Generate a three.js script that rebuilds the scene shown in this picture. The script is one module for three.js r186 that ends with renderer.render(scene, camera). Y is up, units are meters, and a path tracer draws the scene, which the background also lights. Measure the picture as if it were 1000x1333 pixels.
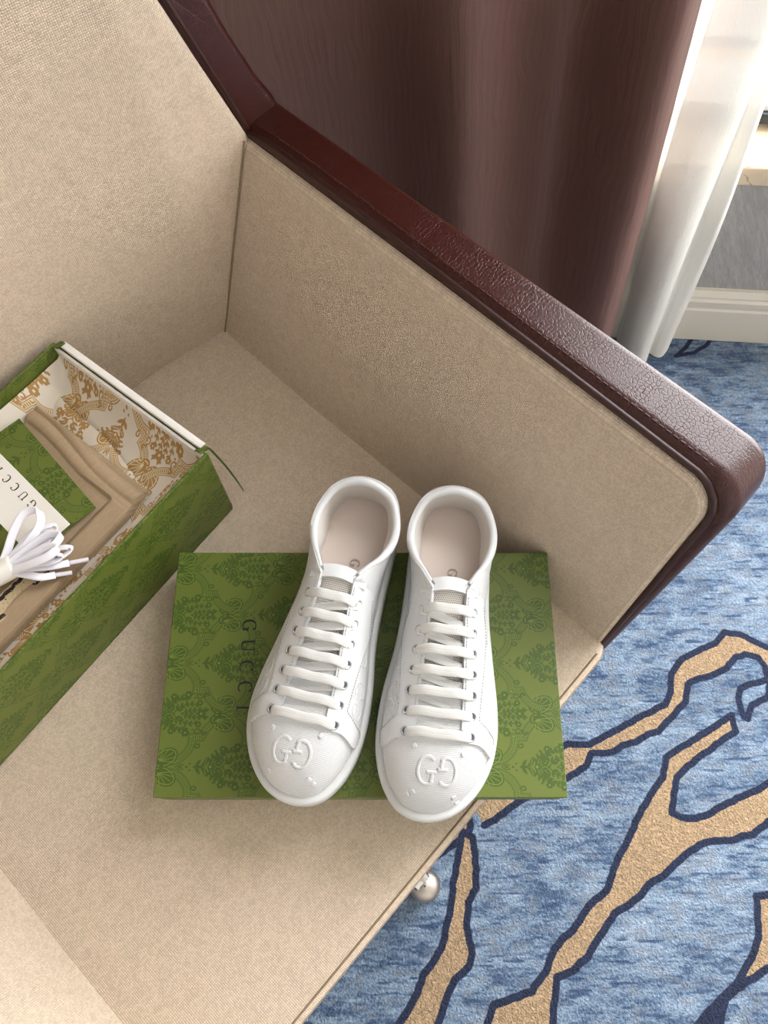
import * as THREE from 'three';
import { mergeGeometries } from 'three/addons/utils/BufferGeometryUtils.js';
import { RoundedBoxGeometry } from 'three/addons/geometries/RoundedBoxGeometry.js';
import { TextGeometry } from 'three/addons/geometries/TextGeometry.js';
import { RectAreaLightUniformsLib } from 'three/addons/lights/RectAreaLightUniformsLib.js';
import { FontLoader } from 'three/addons/loaders/FontLoader.js';

// ---------------------------------------------------------------- camera, sky, exposure
const scene = new THREE.Scene();
const camera = new THREE.PerspectiveCamera(2 * Math.atan(666.5 / 1001) * 180 / Math.PI, 1000 / 1333, 0.02, 200);
camera.position.set(0, 1.12, 0);
camera.rotation.x = -67.6 * Math.PI / 180;
camera.setViewOffset(1000, 1333, -3, 0, 1000, 1333);

const renderer = new THREE.WebGLRenderer({ antialias: true });
renderer.toneMapping = THREE.LinearToneMapping;
renderer.toneMappingExposure = 1.19;
renderer.shadowMap.enabled = true;
renderer.shadowMap.type = THREE.PCFSoftShadowMap;

{ // bright, thinly overcast sky: the same all round, a little brighter overhead
  const W = 64, H = 32, d = new Float32Array(W * H * 4);
  for (let y = 0; y < H; y++) for (let x = 0; x < W; x++) {
    const el = (y + 0.5) / H * Math.PI - Math.PI / 2, s = Math.sin(el);
    const L = s > 0 ? 7.5 * (0.8 + 0.35 * s) : 3.0;
    d.set([L * 0.98, L * 1.0, L * 1.02, 1], (y * W + x) * 4);
  }
  const t = new THREE.DataTexture(d, W, H, THREE.RGBAFormat, THREE.FloatType);
  t.mapping = THREE.EquirectangularReflectionMapping; t.magFilter = THREE.LinearFilter; t.needsUpdate = true;
  scene.background = t;
}

{ // daylight through the window, as the same sky seen from the opening (wall frame of the window wall)
  RectAreaLightUniformsLib.init();
  const day = new THREE.RectAreaLight(new THREE.Color(0.98, 1.0, 1.02), 5, 2.0, 1.8); day.name = 'window_daylight';
  const t = -3.774 * Math.PI / 180, x = 1.32, z = -0.07;
  day.position.set(x * Math.cos(t) + z * Math.sin(t), 1.34, -0.837 - x * Math.sin(t) + z * Math.cos(t));
  day.rotation.y = t + Math.PI; scene.add(day);
}

// ---------------------------------------------------------------- helpers
const R = (a) => a * Math.PI / 180, lerp = (a, b, t) => a + (b - a) * t, clamp = (x, a = 0, b = 1) => Math.min(b, Math.max(a, x));
const sstep = (a, b, x) => { const t = clamp((x - a) / (b - a)); return t * t * (3 - 2 * t); };
function rng(seed) { let a = seed >>> 0; return () => { a = (a + 0x6D2B79F5) >>> 0; let t = Math.imul(a ^ (a >>> 15), 1 | a); t = (t + Math.imul(t ^ (t >>> 7), 61 | t)) ^ t; return ((t ^ (t >>> 14)) >>> 0) / 4294967296; }; }
function hash(x, y, s) { let h = Math.imul(x, 374761393) ^ Math.imul(y, 668265263) ^ Math.imul(s, 1442695041); h = Math.imul(h ^ (h >>> 13), 1274126177); return ((h ^ (h >>> 16)) >>> 0) / 4294967296; }
function vnoise(x, y, px, py, s) { // value noise, periodic with px x py cells
  const xi = Math.floor(x), yi = Math.floor(y), fx = x - xi, fy = y - yi, u = fx * fx * (3 - 2 * fx), v = fy * fy * (3 - 2 * fy);
  const m = (a, p) => ((a % p) + p) % p;
  const a = hash(m(xi, px), m(yi, py), s), b = hash(m(xi + 1, px), m(yi, py), s), c = hash(m(xi, px), m(yi + 1, py), s), e = hash(m(xi + 1, px), m(yi + 1, py), s);
  return lerp(lerp(a, b, u), lerp(c, e, u), v);
}
function dataTex(w, h, fn, color, rx = 1, ry = 1) { // fn(x, y) -> [r, g, b] in 0..255
  const d = new Uint8Array(w * h * 4);
  for (let y = 0; y < h; y++) for (let x = 0; x < w; x++) { const c = fn(x, y), o = (y * w + x) * 4; d[o] = clamp(c[0], 0, 255); d[o + 1] = clamp(c[1], 0, 255); d[o + 2] = clamp(c[2], 0, 255); d[o + 3] = 255; }
  const t = new THREE.DataTexture(d, w, h);
  return dress(t, color, rx, ry);
}
function dress(t, color, rx = 1, ry = 1) {
  t.wrapS = t.wrapT = THREE.RepeatWrapping; t.magFilter = THREE.LinearFilter; t.minFilter = THREE.LinearMipmapLinearFilter; t.generateMipmaps = true;
  if (color) t.colorSpace = THREE.SRGBColorSpace;
  t.repeat.set(rx, ry); t.needsUpdate = true; return t;
}
const used = {};
function numbered(name) { const n = used[name] ?? 0; used[name] = n + 1; return n ? `${name}_${String(n).padStart(3, '0')}` : name; }
function mesh(name, geo, mat, parent) {
  const m = new THREE.Mesh(geo, mat); m.castShadow = m.receiveShadow = true;
  if (parent) { m.name = name; parent.add(m); } else { m.name = numbered(name); scene.add(m); }
  return m;
}
function group(name, label, category, pos = [0, 0, 0], turn = 0, grp) {
  const g = new THREE.Group(); g.name = numbered(name); g.position.set(...pos); g.rotation.y = turn;
  g.userData = { label, category }; if (grp) g.userData.group = grp;
  scene.add(g); return g;
}
function structure(o) { o.userData.kind = 'structure'; return o; }
const V = (a) => new THREE.Vector3(...a);
function grid(nu, nv, f, uvf) { // f(u, v) -> [x, y, z]; u x v runs round the outward normal
  const pos = [], uv = [], idx = [];
  for (let j = 0; j <= nv; j++) for (let i = 0; i <= nu; i++) { const p = f(i / nu, j / nv); pos.push(p[0], p[1], p[2]); const t = uvf ? uvf(i / nu, j / nv, p) : [p[0], p[2]]; uv.push(t[0], t[1]); }
  for (let j = 0; j < nv; j++) for (let i = 0; i < nu; i++) { const a = j * (nu + 1) + i, b = a + 1, c = a + nu + 1, d = c + 1; idx.push(a, b, d, a, d, c); }
  const g = new THREE.BufferGeometry();
  g.setAttribute('position', new THREE.Float32BufferAttribute(pos, 3)); g.setAttribute('uv', new THREE.Float32BufferAttribute(uv, 2)); g.setIndex(idx); g.computeVertexNormals();
  return g;
}
function slab(nu, nv, f, th, uvf) { // a sheet with thickness: f is its upper face
  const top = grid(nu, nv, f, uvf), P = top.attributes.position, N = top.attributes.normal, U = top.attributes.uv, n = P.count;
  const pos = [...P.array], uv = [...U.array], nor = [...N.array], idx = [...top.index.array];
  for (let i = 0; i < n; i++) { pos.push(P.getX(i) - N.getX(i) * th, P.getY(i) - N.getY(i) * th, P.getZ(i) - N.getZ(i) * th); uv.push(U.getX(i), U.getY(i)); nor.push(-N.getX(i), -N.getY(i), -N.getZ(i)); }
  for (let i = 0; i < top.index.count; i += 3) idx.push(top.index.array[i] + n, top.index.array[i + 2] + n, top.index.array[i + 1] + n);
  const ring = [];
  for (let i = 0; i < nu; i++) ring.push(i); for (let j = 0; j < nv; j++) ring.push(j * (nu + 1) + nu);
  for (let i = nu; i > 0; i--) ring.push(nv * (nu + 1) + i); for (let j = nv; j > 0; j--) ring.push(j * (nu + 1));
  for (let k = 0; k < ring.length; k++) {
    const a = ring[k], b = ring[(k + 1) % ring.length], s = pos.length / 3;
    for (const q of [a, b, b + n, a + n]) { pos.push(pos[q * 3], pos[q * 3 + 1], pos[q * 3 + 2]); uv.push(uv[q * 2], uv[q * 2 + 1]); }
    const e1 = V([pos[b * 3] - pos[a * 3], pos[b * 3 + 1] - pos[a * 3 + 1], pos[b * 3 + 2] - pos[a * 3 + 2]]), up = V([nor[a * 3], nor[a * 3 + 1], nor[a * 3 + 2]]), o = e1.cross(up).normalize();
    for (let q = 0; q < 4; q++) nor.push(o.x, o.y, o.z);
    idx.push(s, s + 3, s + 2, s, s + 2, s + 1);
  }
  const g = new THREE.BufferGeometry();
  g.setAttribute('position', new THREE.Float32BufferAttribute(pos, 3)); g.setAttribute('normal', new THREE.Float32BufferAttribute(nor, 3)); g.setAttribute('uv', new THREE.Float32BufferAttribute(uv, 2)); g.setIndex(idx);
  return g;
}
function curve(pts, closed = false, kind = 'centripetal') { return new THREE.CatmullRomCurve3(pts.map(V), closed, kind); }
// sweeps an elliptical section (half sizes a across, b along up) along points; up(i, t) -> Vector3
function sweep(pts, a, b, up, seg = 8, closed = false, power = 1) {
  const n = pts.length, pos = [], uv = [], idx = []; let run = 0;
  for (let i = 0; i < n; i++) {
    const p = pts[i], q0 = pts[closed ? (i + n - 1) % n : Math.max(0, i - 1)], q1 = pts[closed ? (i + 1) % n : Math.min(n - 1, i + 1)];
    const T = q1.clone().sub(q0).normalize(), U0 = up ? up(i, i / (n - 1)) : new THREE.Vector3(0, 1, 0), S = T.clone().cross(U0).normalize(), U = S.clone().cross(T).normalize();
    if (i) run += p.distanceTo(pts[i - 1]);
    const aa = typeof a === 'function' ? a(i / (n - 1)) : a, bb = typeof b === 'function' ? b(i / (n - 1)) : b;
    for (let k = 0; k <= seg; k++) {
      const w = k / seg * 2 * Math.PI, c = Math.cos(w), s = Math.sin(w), cx = Math.sign(c) * Math.abs(c) ** power, sy = Math.sign(s) * Math.abs(s) ** power;
      const v = p.clone().addScaledVector(S, aa * cx).addScaledVector(U, bb * sy);
      pos.push(v.x, v.y, v.z); uv.push(k / seg * 2 * (aa + bb) * 1.6, run);
    }
  }
  const m = seg + 1, rows = closed ? n : n - 1;
  for (let i = 0; i < rows; i++) for (let k = 0; k < seg; k++) { const A = i * m + k, B = A + 1, C = ((i + 1) % n) * m + k, D = C + 1; idx.push(A, C, D, A, D, B); }
  if (!closed) for (const [r, flip] of [[0, 0], [n - 1, 1]]) {
    const c = pos.length / 3; pos.push(pts[r].x, pts[r].y, pts[r].z); uv.push(0, 0);
    for (let k = 0; k < seg; k++) flip ? idx.push(c, r * m + k + 1, r * m + k) : idx.push(c, r * m + k, r * m + k + 1);
  }
  const g = new THREE.BufferGeometry();
  g.setAttribute('position', new THREE.Float32BufferAttribute(pos, 3)); g.setAttribute('uv', new THREE.Float32BufferAttribute(uv, 2)); g.setIndex(idx); g.computeVertexNormals();
  const N = g.attributes.normal; // close the seam of the section
  for (let i = 0; i < n; i++) { const p = i * m, q = i * m + seg, v = V([N.getX(p) + N.getX(q), N.getY(p) + N.getY(q), N.getZ(p) + N.getZ(q)]).normalize(); N.setXYZ(p, v.x, v.y, v.z); N.setXYZ(q, v.x, v.y, v.z); }
  return g;
}
function flip(g0) { // mirrored in x
  const g = g0.clone().scale(-1, 1, 1);
  if (g.index) { const a = g.index.array; for (let i = 0; i < a.length; i += 3) { const t = a[i + 1]; a[i + 1] = a[i + 2]; a[i + 2] = t; } return g; }
  for (const at of Object.values(g.attributes)) { const s = at.itemSize, a = at.array; for (let i = 0; i < at.count; i += 3) for (let c = 0; c < s; c++) { const t = a[(i + 1) * s + c]; a[(i + 1) * s + c] = a[(i + 2) * s + c]; a[(i + 2) * s + c] = t; } }
  return g;
}
const merge = (list) => mergeGeometries(list.map((g) => { const h = g.index ? g.toNonIndexed() : g.clone(); for (const k of Object.keys(h.attributes)) if (!['position', 'normal', 'uv'].includes(k)) h.deleteAttribute(k); return h; }));
const box = (w, h, d, x, y, z, r = 0.0015, s = 2) => new RoundedBoxGeometry(w, h, d, s, Math.min(r, w / 2.01, h / 2.01, d / 2.01)).translate(x, y, z);
function boxUV(g) { // uv in metres by the way each face looks
  const h = g.index ? g.toNonIndexed() : g, P = h.attributes.position, N = h.attributes.normal, u = new Float32Array(P.count * 2);
  for (let i = 0; i < P.count; i++) {
    const t = i - (i % 3), nx = Math.abs(N.getX(t) + N.getX(t + 1) + N.getX(t + 2)), ny = Math.abs(N.getY(t) + N.getY(t + 1) + N.getY(t + 2)), nz = Math.abs(N.getZ(t) + N.getZ(t + 1) + N.getZ(t + 2));
    const [a, b] = ny >= nx && ny >= nz ? [P.getX(i), P.getZ(i)] : nx >= nz ? [P.getZ(i), P.getY(i)] : [P.getX(i), P.getY(i)];
    u[i * 2] = a; u[i * 2 + 1] = b;
  }
  h.setAttribute('uv', new THREE.BufferAttribute(u, 2)); return h;
}
function dashes(pts, len, gap, a, b, up) { // a row of stitches along a polyline of Vector3, up(point) -> Vector3
  const out = []; let acc = 0, on = null; const c = new THREE.CatmullRomCurve3(pts), total = c.getLength(), n = Math.floor(total / (len + gap));
  for (let i = 0; i < n; i++) {
    const t0 = (i * (len + gap)) / total, t1 = t0 + len / total, ps = [0, 0.5, 1].map((k) => c.getPointAt(Math.min(1, lerp(t0, t1, k))));
    out.push(sweep(ps, a, b, () => up(ps[1]), 5));
  }
  return merge(out);
}

// ---------------------------------------------------------------- materials
const std = (o) => new THREE.MeshStandardMaterial(o), phy = (o) => new THREE.MeshPhysicalMaterial(o);
const M = {};
{ // upholstery: plain basket weave, 1.5 mm pitch
  const S = 512, n = 64, cell = S / n;
  const weave = (x, y) => { const cx = Math.floor(x / cell), cy = Math.floor(y / cell), fx = (x / cell) % 1, fy = (y / cell) % 1, over = (cx + cy) % 2; const h = over ? Math.sin(Math.PI * fx) ** 0.5 * Math.sin(Math.PI * fy) : Math.sin(Math.PI * fy) ** 0.5 * Math.sin(Math.PI * fx); return h; };
  const col = dataTex(S, S, (x, y) => { const k = hash(Math.floor(x / cell), Math.floor(y / cell), 5) - 0.5, b = vnoise(x / 32, y / 32, 16, 16, 3) - 0.5, w = weave(x, y); const l = 1 + k * 0.09 + b * 0.035 + (w - 0.6) * 0.17; return [211 * l, 191 * l, 169 * l]; }, true, 10, 10);
  const bmp = dataTex(S, S, (x, y) => { const h = weave(x, y) * 235 + hash(x, y, 9) * 20; return [h, h, h]; }, false, 10, 10);
  M.fabric = std({ map: col, bumpMap: bmp, bumpScale: 0.0005, roughness: 0.92 });
  M.thread = std({ color: 0x8a755c, roughness: 0.8 });
}
{ // leather: crackle of uneven cells over a fine grain
  const S = 768, n = 32, pts = [];
  for (let j = 0; j < n; j++) for (let i = 0; i < n; i++) pts.push([(i + 0.1 + 0.8 * hash(i, j, 21)) / n * S, (j + 0.1 + 0.8 * hash(i, j, 22)) / n * S]);
  const bmp = dataTex(S, S, (x0, y0) => {
    const x = x0 + 14 * (vnoise(x0 / 32, y0 / 32, 24, 24, 31) - 0.5), y = y0 + 14 * (vnoise(x0 / 32, y0 / 32, 24, 24, 32) - 0.5);
    const ci = Math.floor(x / S * n), cj = Math.floor(y / S * n); let d1 = 1e9, d2 = 1e9;
    for (let b = -2; b <= 2; b++) for (let a = -2; a <= 2; a++) { const i = ci + a, j = cj + b, p = pts[(((j % n) + n) % n) * n + (((i % n) + n) % n)]; const dx = p[0] + Math.floor(i / n) * S - x, dy = (p[1] + Math.floor(j / n) * S - y), d = Math.hypot(dx, dy); if (d < d1) { d2 = d1; d1 = d; } else if (d < d2) d2 = d; }
    const crack = clamp((d2 - d1) / 5.5), deep = vnoise(x0 / 64, y0 / 64, 12, 12, 41);
    const h = 255 * (0.35 + 0.5 * lerp(1, Math.sqrt(crack), 0.25 + 0.75 * deep) + 0.15 * vnoise(x0 / 4, y0 / 4, 192, 192, 43)); return [h, h, h];
  }, false, 1 / 0.11, 1 / 0.11);
  M.leather = phy({ color: 0x38120b, bumpMap: bmp, bumpScale: 0.00045, roughness: 0.32, specularIntensity: 1 });
  M.piping = phy({ color: 0x30100a, roughness: 0.42 });
  M.leatherThread = std({ color: 0x34130b, roughness: 0.6 });
}
M.chrome = std({ color: 0xc9c6c2, metalness: 1, roughness: 0.12 });
M.glide = std({ color: 0xc4bab0, metalness: 1, roughness: 0.34 });

// printed damask: lattice of beaded ogee bands, fans at the crossings and bouquets between; pattern up = +x
function damask(bg, fg, line, size = 1024) {
  const cv = document.createElement('canvas'); cv.width = cv.height = size; const c = cv.getContext('2d');
  c.fillStyle = bg; c.fillRect(0, 0, size, size);
  const leaf = (x, y, l, w, a, s) => { for (const q of [1, -1]) { c.save(); c.translate(x, y * q); c.rotate(a * q); c.beginPath(); c.moveTo(0, 0); c.quadraticCurveTo(l * 0.5, w, l, 0); c.quadraticCurveTo(l * 0.5, -w, 0, 0); c.fillStyle = fg; c.fill(); if (s) { c.beginPath(); c.moveTo(l * 0.15, 0); c.lineTo(l * 0.8, 0); c.lineWidth = 0.005; c.strokeStyle = line; c.stroke(); } c.restore(); } };
  const dot = (x, y, r, col = fg) => { for (const q of [1, -1]) { c.beginPath(); c.arc(x, y * q, r, 0, 7); c.fillStyle = col; c.fill(); } };
  const flower = (x, y, r) => { for (let k = 0; k < 6; k++) dot(x + r * Math.cos(k * 1.047), y + r * Math.sin(k * 1.047), r * 0.62); dot(x, y, r * 0.42, line); };
  const scroll = (x, y, r, t0, t1) => { for (const q of [1, -1]) { c.beginPath(); for (let k = 0; k <= 24; k++) { const t = lerp(t0, t1, k / 24), rr = r * (1 - 0.8 * k / 24); c.lineTo(x + rr * Math.cos(t), q * (y + rr * Math.sin(t))); } c.lineWidth = 0.014; c.strokeStyle = fg; c.stroke(); } };
  function node() {
    for (const s of [1, -1]) {
      const path = () => { c.beginPath(); c.moveTo(0.02, s * 0.05); c.bezierCurveTo(0.10, s * 0.06, 0.17, s * 0.12, 0.2, s * 0.215); c.lineTo(0.2, s * 0.275); c.lineTo(0.285, s * 0.275); c.bezierCurveTo(0.32, s * 0.37, 0.38, s * 0.43, 0.48, s * 0.45); };
      c.lineJoin = 'miter';
      for (const [w, col, dash] of [[0.078, fg, []], [0.062, bg, []], [0.048, fg, []], [0.036, line, []], [0.026, fg, [0.011, 0.008]]]) { path(); c.lineWidth = w; c.strokeStyle = col; c.setLineDash(dash); c.stroke(); }
      c.setLineDash([]);
    }
    scroll(0.235, 0.325, 0.035, 0, 6.5); scroll(0.255, 0.20, 0.03, 3, 9.5); leaf(0.285, 0.29, 0.06, 0.02, 0.7); leaf(0.285, 0.30, 0.05, 0.02, 1.6);
    // fan
    for (const q of [1, -1]) {
      c.save(); c.translate(0.0, q * 0.0); c.beginPath(); c.ellipse(-0.03, q * 0.085, 0.12, 0.085, q * 0.5, 0, 7); c.fillStyle = fg; c.fill(); c.beginPath(); c.ellipse(-0.03, q * 0.085, 0.106, 0.072, q * 0.5, 0, 7); c.fillStyle = line; c.fill(); c.beginPath(); c.ellipse(-0.03, q * 0.085, 0.096, 0.063, q * 0.5, 0, 7); c.fillStyle = fg; c.fill();
      for (let k = 0; k < 7; k++) { const a = q * (0.2 + k * 0.38) - q * 0.3; c.beginPath(); c.moveTo(-0.08, q * 0.055); c.lineTo(-0.08 + 0.15 * Math.cos(a), q * 0.055 + 0.15 * Math.sin(a) * 0.85); c.lineWidth = 0.007; c.strokeStyle = line; c.stroke(); }
      c.restore();
    }
    scroll(-0.11, 0.05, 0.045, 1, 8); dot(-0.06, 0, 0.02); leaf(0.06, 0.0, 0.09, 0.03, 0.25, 1); dot(0.17, 0.0, 0.012); dot(0.2, 0.03, 0.01);
  }
  function bouquet() {
    const stem = (x0, y0, x1, y1, x2, y2, n, l, w) => { // curved stem with leaflets on both sides, mirrored
      for (const q of [1, -1]) { c.beginPath(); c.moveTo(x0, q * y0); c.quadraticCurveTo(x1, q * y1, x2, q * y2); c.lineWidth = 0.009; c.strokeStyle = fg; c.stroke(); }
      for (let k = 1; k <= n; k++) { const t = k / n, x = (1 - t) ** 2 * x0 + 2 * t * (1 - t) * x1 + t * t * x2, y = (1 - t) ** 2 * y0 + 2 * t * (1 - t) * y1 + t * t * y2, dx = 2 * (1 - t) * (x1 - x0) + 2 * t * (x2 - x1), dy = 2 * (1 - t) * (y1 - y0) + 2 * t * (y2 - y1), a = Math.atan2(dy, dx); for (const e of [0.75, -0.75]) leaf(x, y, l * (1 - 0.25 * t), w, a + e); if (k === n) leaf(x, y, l * 1.1, w, a); }
    };
    leaf(-0.225, 0, 0.075, 0.026, 0); leaf(-0.205, 0.0, 0.07, 0.024, 0.95); leaf(-0.165, 0.0, 0.08, 0.026, 0.7); leaf(-0.14, 0.0, 0.08, 0.03, 1.25, 1);
    stem(-0.1, 0.0, -0.1, 0.08, -0.02, 0.10, 4, 0.045, 0.018); stem(-0.06, 0.0, 0.0, 0.14, 0.08, 0.125, 5, 0.045, 0.018); stem(0.0, 0.0, 0.06, 0.09, 0.17, 0.075, 5, 0.042, 0.017); stem(0.06, 0.0, 0.12, 0.03, 0.235, 0.03, 5, 0.04, 0.016);
    for (let k = -3; k <= 3; k++) if (k >= 0) leaf(-0.09, 0.0, 0.105 - 0.008 * k, 0.03, k * 0.42, 1); // palmette of ribbed petals
    scroll(-0.03, 0.055, 0.04, -2, 5.2); scroll(0.05, 0.045, 0.032, 2, 8.6);
    flower(0.105, 0.15, 0.020); flower(-0.005, 0.135, 0.017); flower(0.2, 0.085, 0.016); flower(0.215, 0.0, 0.022); dot(0.26, 0.025, 0.008); dot(0.16, 0.125, 0.008); dot(-0.06, 0.12, 0.009); dot(-0.09, 0.0, 0.022); dot(-0.09, 0, 0.011, line); dot(0.145, 0.0, 0.011);
  }
  for (let i = -1; i <= 1; i++) for (let j = -1; j <= 1; j++) for (const [ox, oy] of [[0, 0], [0.5, 0.5]]) {
    const go = (x, y, f, k = 1) => { c.save(); c.scale(size, size); c.translate(i + x, j + y); c.scale(k, k); f(); c.restore(); };
    go(ox, oy, node); go(ox + 0.5, oy, bouquet, 1.22);
  }
  return cv;
}
const PX = 0.087, PY = 0.083; // one repeat in metres
const canvasTex = (cv, color, rx, ry) => dress(new THREE.CanvasTexture(cv), color, rx, ry);
{
  const green = damask('#616c2d', '#43571e', '#6d7933'), g = canvasTex(green, true, 1 / PX, 1 / PY), gb = canvasTex(damask('#808080', '#b8b8b8', '#686868', 512), false, 1 / PX, 1 / PY);
  M.greenPaper = phy({ map: g, bumpMap: gb, bumpScale: 0.00012, roughness: 0.42, specularIntensity: 0.7 });
  M.greenInside = std({ color: 0x4a5a24, roughness: 0.7 });
  M.tissue = phy({ map: canvasTex(damask('#d9cfbf', '#a8824c', '#dccba6'), true, 1 / 0.098, 1 / 0.094), roughness: 0.62 });
  M.tissueBack = std({ color: 0xd6d0c8, roughness: 0.7 });
}
M.whiteBoard = std({ color: 0xe9e5df, roughness: 0.6 });
M.blackInk = std({ color: 0x11130d, roughness: 0.35 });
M.cardWhite = std({ color: 0xe8e4dc, roughness: 0.6 });
{ // brushed cotton with fine ribs, for the dust bag
  const rib = dataTex(256, 256, (x, y) => { const h = 128 + 60 * Math.sin(x / 256 * 2 * Math.PI * 16) + 60 * (hash(x >> 1, y >> 2, 77) - 0.5); return [h, h, h]; }, false, 1 / 0.02, 1 / 0.02);
  const col = dataTex(256, 256, (x, y) => { const l = 1 + 0.05 * Math.sin(x / 256 * 2 * Math.PI * 16) + 0.12 * (hash(x >> 1, y >> 2, 77) - 0.5) + 0.05 * (vnoise(x / 16, y / 64, 16, 4, 8) - 0.5); return [164 * l, 141 * l, 112 * l]; }, true, 1 / 0.02, 1 / 0.02);
  M.cotton = std({ map: col, bumpMap: rib, bumpScale: 0.0002, roughness: 0.9 });
  const tr = dataTex(512, 128, (x, y) => { const v = y / 128, u = x / 512 * 2 * Math.PI, e = Math.min(Math.abs(v - 0.16 - 0.02 * Math.sin(u * 9)), Math.abs(v - 0.84 - 0.02 * Math.sin(u * 7))); const k = e < 0.10 && vnoise(x / 6, y / 6, 85, 21, 4) > 0.25 || e < 0.04 || (Math.abs(v - 0.5) < 0.2 && vnoise(x / 5, y / 5, 102, 25, 6) > 0.86); return k ? [38, 27, 24] : [196, 174, 138]; }, true, 1 / 0.08, 1);
  M.trim = std({ map: tr, roughness: 0.85 });
}
{ // spare and threaded laces: braided cotton
  const br = dataTex(64, 64, (x, y) => { const h = 128 + 70 * Math.sin((x + y) / 64 * 2 * Math.PI * 4) * Math.sin((x - y) / 64 * 2 * Math.PI * 4); return [h, h, h]; }, false, 1 / 0.006, 1 / 0.006);
  M.lace = std({ color: 0xd8d6d2, bumpMap: br, bumpScale: 0.0003, roughness: 0.9 });
  M.spareLace = std({ color: 0xf1eff6, bumpMap: br, bumpScale: 0.0002, roughness: 0.85 });
  M.plastic = phy({ color: 0xe4e0ea, roughness: 0.3 });
}
{ // shoe leathers
  const grain = dataTex(256, 256, (x, y) => { const h = 128 + 70 * (vnoise(x / 5, y / 5, 51, 51, 12) - 0.5) + 40 * (vnoise(x / 2, y / 2, 128, 128, 13) - 0.5); return [h, h, h]; }, false, 1 / 0.03, 1 / 0.03);
  M.whiteLeather = phy({ color: 0xd0d0d0, bumpMap: grain, bumpScale: 0.00012, roughness: 0.45 });
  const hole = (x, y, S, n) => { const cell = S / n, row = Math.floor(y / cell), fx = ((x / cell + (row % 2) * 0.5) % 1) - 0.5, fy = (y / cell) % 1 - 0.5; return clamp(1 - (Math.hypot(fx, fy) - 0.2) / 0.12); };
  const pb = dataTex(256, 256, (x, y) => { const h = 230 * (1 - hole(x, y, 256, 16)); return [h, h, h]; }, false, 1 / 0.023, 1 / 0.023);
  const pc = dataTex(256, 256, (x, y) => { const k = hole(x, y, 256, 16); return [lerp(218, 192, k), lerp(218, 191, k), lerp(218, 189, k)]; }, true, 1 / 0.023, 1 / 0.023);  // darker dots: shade inside the perforations painted into the colour
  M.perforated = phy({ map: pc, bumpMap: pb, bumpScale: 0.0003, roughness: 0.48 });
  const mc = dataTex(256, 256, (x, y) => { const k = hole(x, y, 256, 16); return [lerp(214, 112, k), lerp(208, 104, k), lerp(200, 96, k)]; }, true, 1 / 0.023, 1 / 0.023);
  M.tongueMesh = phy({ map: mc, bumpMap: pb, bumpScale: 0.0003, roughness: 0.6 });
  M.emboss = phy({ color: 0xd2d2d2, roughness: 0.42 });
  M.sole = phy({ color: 0xcfcfcd, roughness: 0.5 });
  M.lining = std({ color: 0xdcd5ce, roughness: 0.7 });
  M.insole = std({ color: 0xd6c6bb, roughness: 0.75 });
  M.insoleInk = std({ color: 0xa08c7e, roughness: 0.7 });
  M.eyelet = std({ color: 0xb9bcc2, metalness: 1, roughness: 0.28 });
  M.eyeletShade = std({ color: 0x55575c, roughness: 0.8 });  // dark grey paints the shade of an open eyelet; nothing is cut out
  M.stitch = std({ color: 0xb4b2af, roughness: 0.8 });
}

// ---------------------------------------------------------------- the room (wall frame: x along the window wall, z into the room)
const WALL = { pos: [0, 0, -0.837], turn: R(-3.774) };
function inWall(o) { o.position.set(...WALL.pos); o.rotation.y = WALL.turn; return o; }
const room = (name, geo, mat) => structure(inWall(mesh(name, geo, mat)));
const XL = -1.8, XR = 2.6, ZB = 3.0, HT = 2.6, WX0 = 0.24, WX1 = 2.4, WY0 = 0.365, WY1 = 2.3, TH = 0.22;
{
  const fl = dataTex(512, 512, (x, y) => { const n = vnoise(x / 4, y / 32, 128, 16, 3) * 0.5 + vnoise(x / 2, y / 12, 256, 43, 4) * 0.5, s = hash(x, y >> 2, 6), l = 0.93 + 0.16 * n + 0.05 * s; return [158 * l, 155 * l, 151 * l]; }, true, 1 / 0.5, 1 / 0.5);
  const fb = dataTex(512, 512, (x, y) => { const h = 255 * (vnoise(x / 4, y / 32, 128, 16, 3) * 0.5 + vnoise(x / 2, y / 12, 256, 43, 4) * 0.5); return [h, h, h]; }, false, 1 / 0.5, 1 / 0.5);
  for (const t of [fl, fb]) t.rotation = 0.5;
  M.wallpaper = std({ map: fl, bumpMap: fb, bumpScale: 0.0008, roughness: 0.75 });
  M.paint = std({ color: 0xe6e1da, roughness: 0.9 });
  M.cream = std({ color: 0xd8d0c2, roughness: 0.5 });
  const mb = dataTex(512, 512, (x, y) => { const n = vnoise(x / 48, y / 24, 11, 22, 3) * 0.6 + vnoise(x / 12, y / 12, 43, 43, 4) * 0.4, v = Math.abs(vnoise(x / 70 + 0.6 * n, y / 30 + n, 8, 18, 9) - 0.5) < 0.014 ? 0.72 : 1, l = (0.93 + 0.14 * n) * v; return [206 * l, 186 * l, 158 * l]; }, true, 1 / 0.5, 1 / 0.5);
  M.marble = phy({ map: mb, roughness: 0.3 });
  M.frame = std({ color: 0xe6e6e4, roughness: 0.4 });
  M.rail = std({ color: 0x34383c, roughness: 0.35, metalness: 0.6 });
  M.glass = phy({ color: 0xffffff, transmission: 1, thickness: 0, roughness: 0, ior: 1.5 });
}
const bx = (x0, x1, y0, y1, z0, z1) => boxUV(new THREE.BoxGeometry(x1 - x0, y1 - y0, z1 - z0).translate((x0 + x1) / 2, (y0 + y1) / 2, (z0 + z1) / 2));
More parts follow.
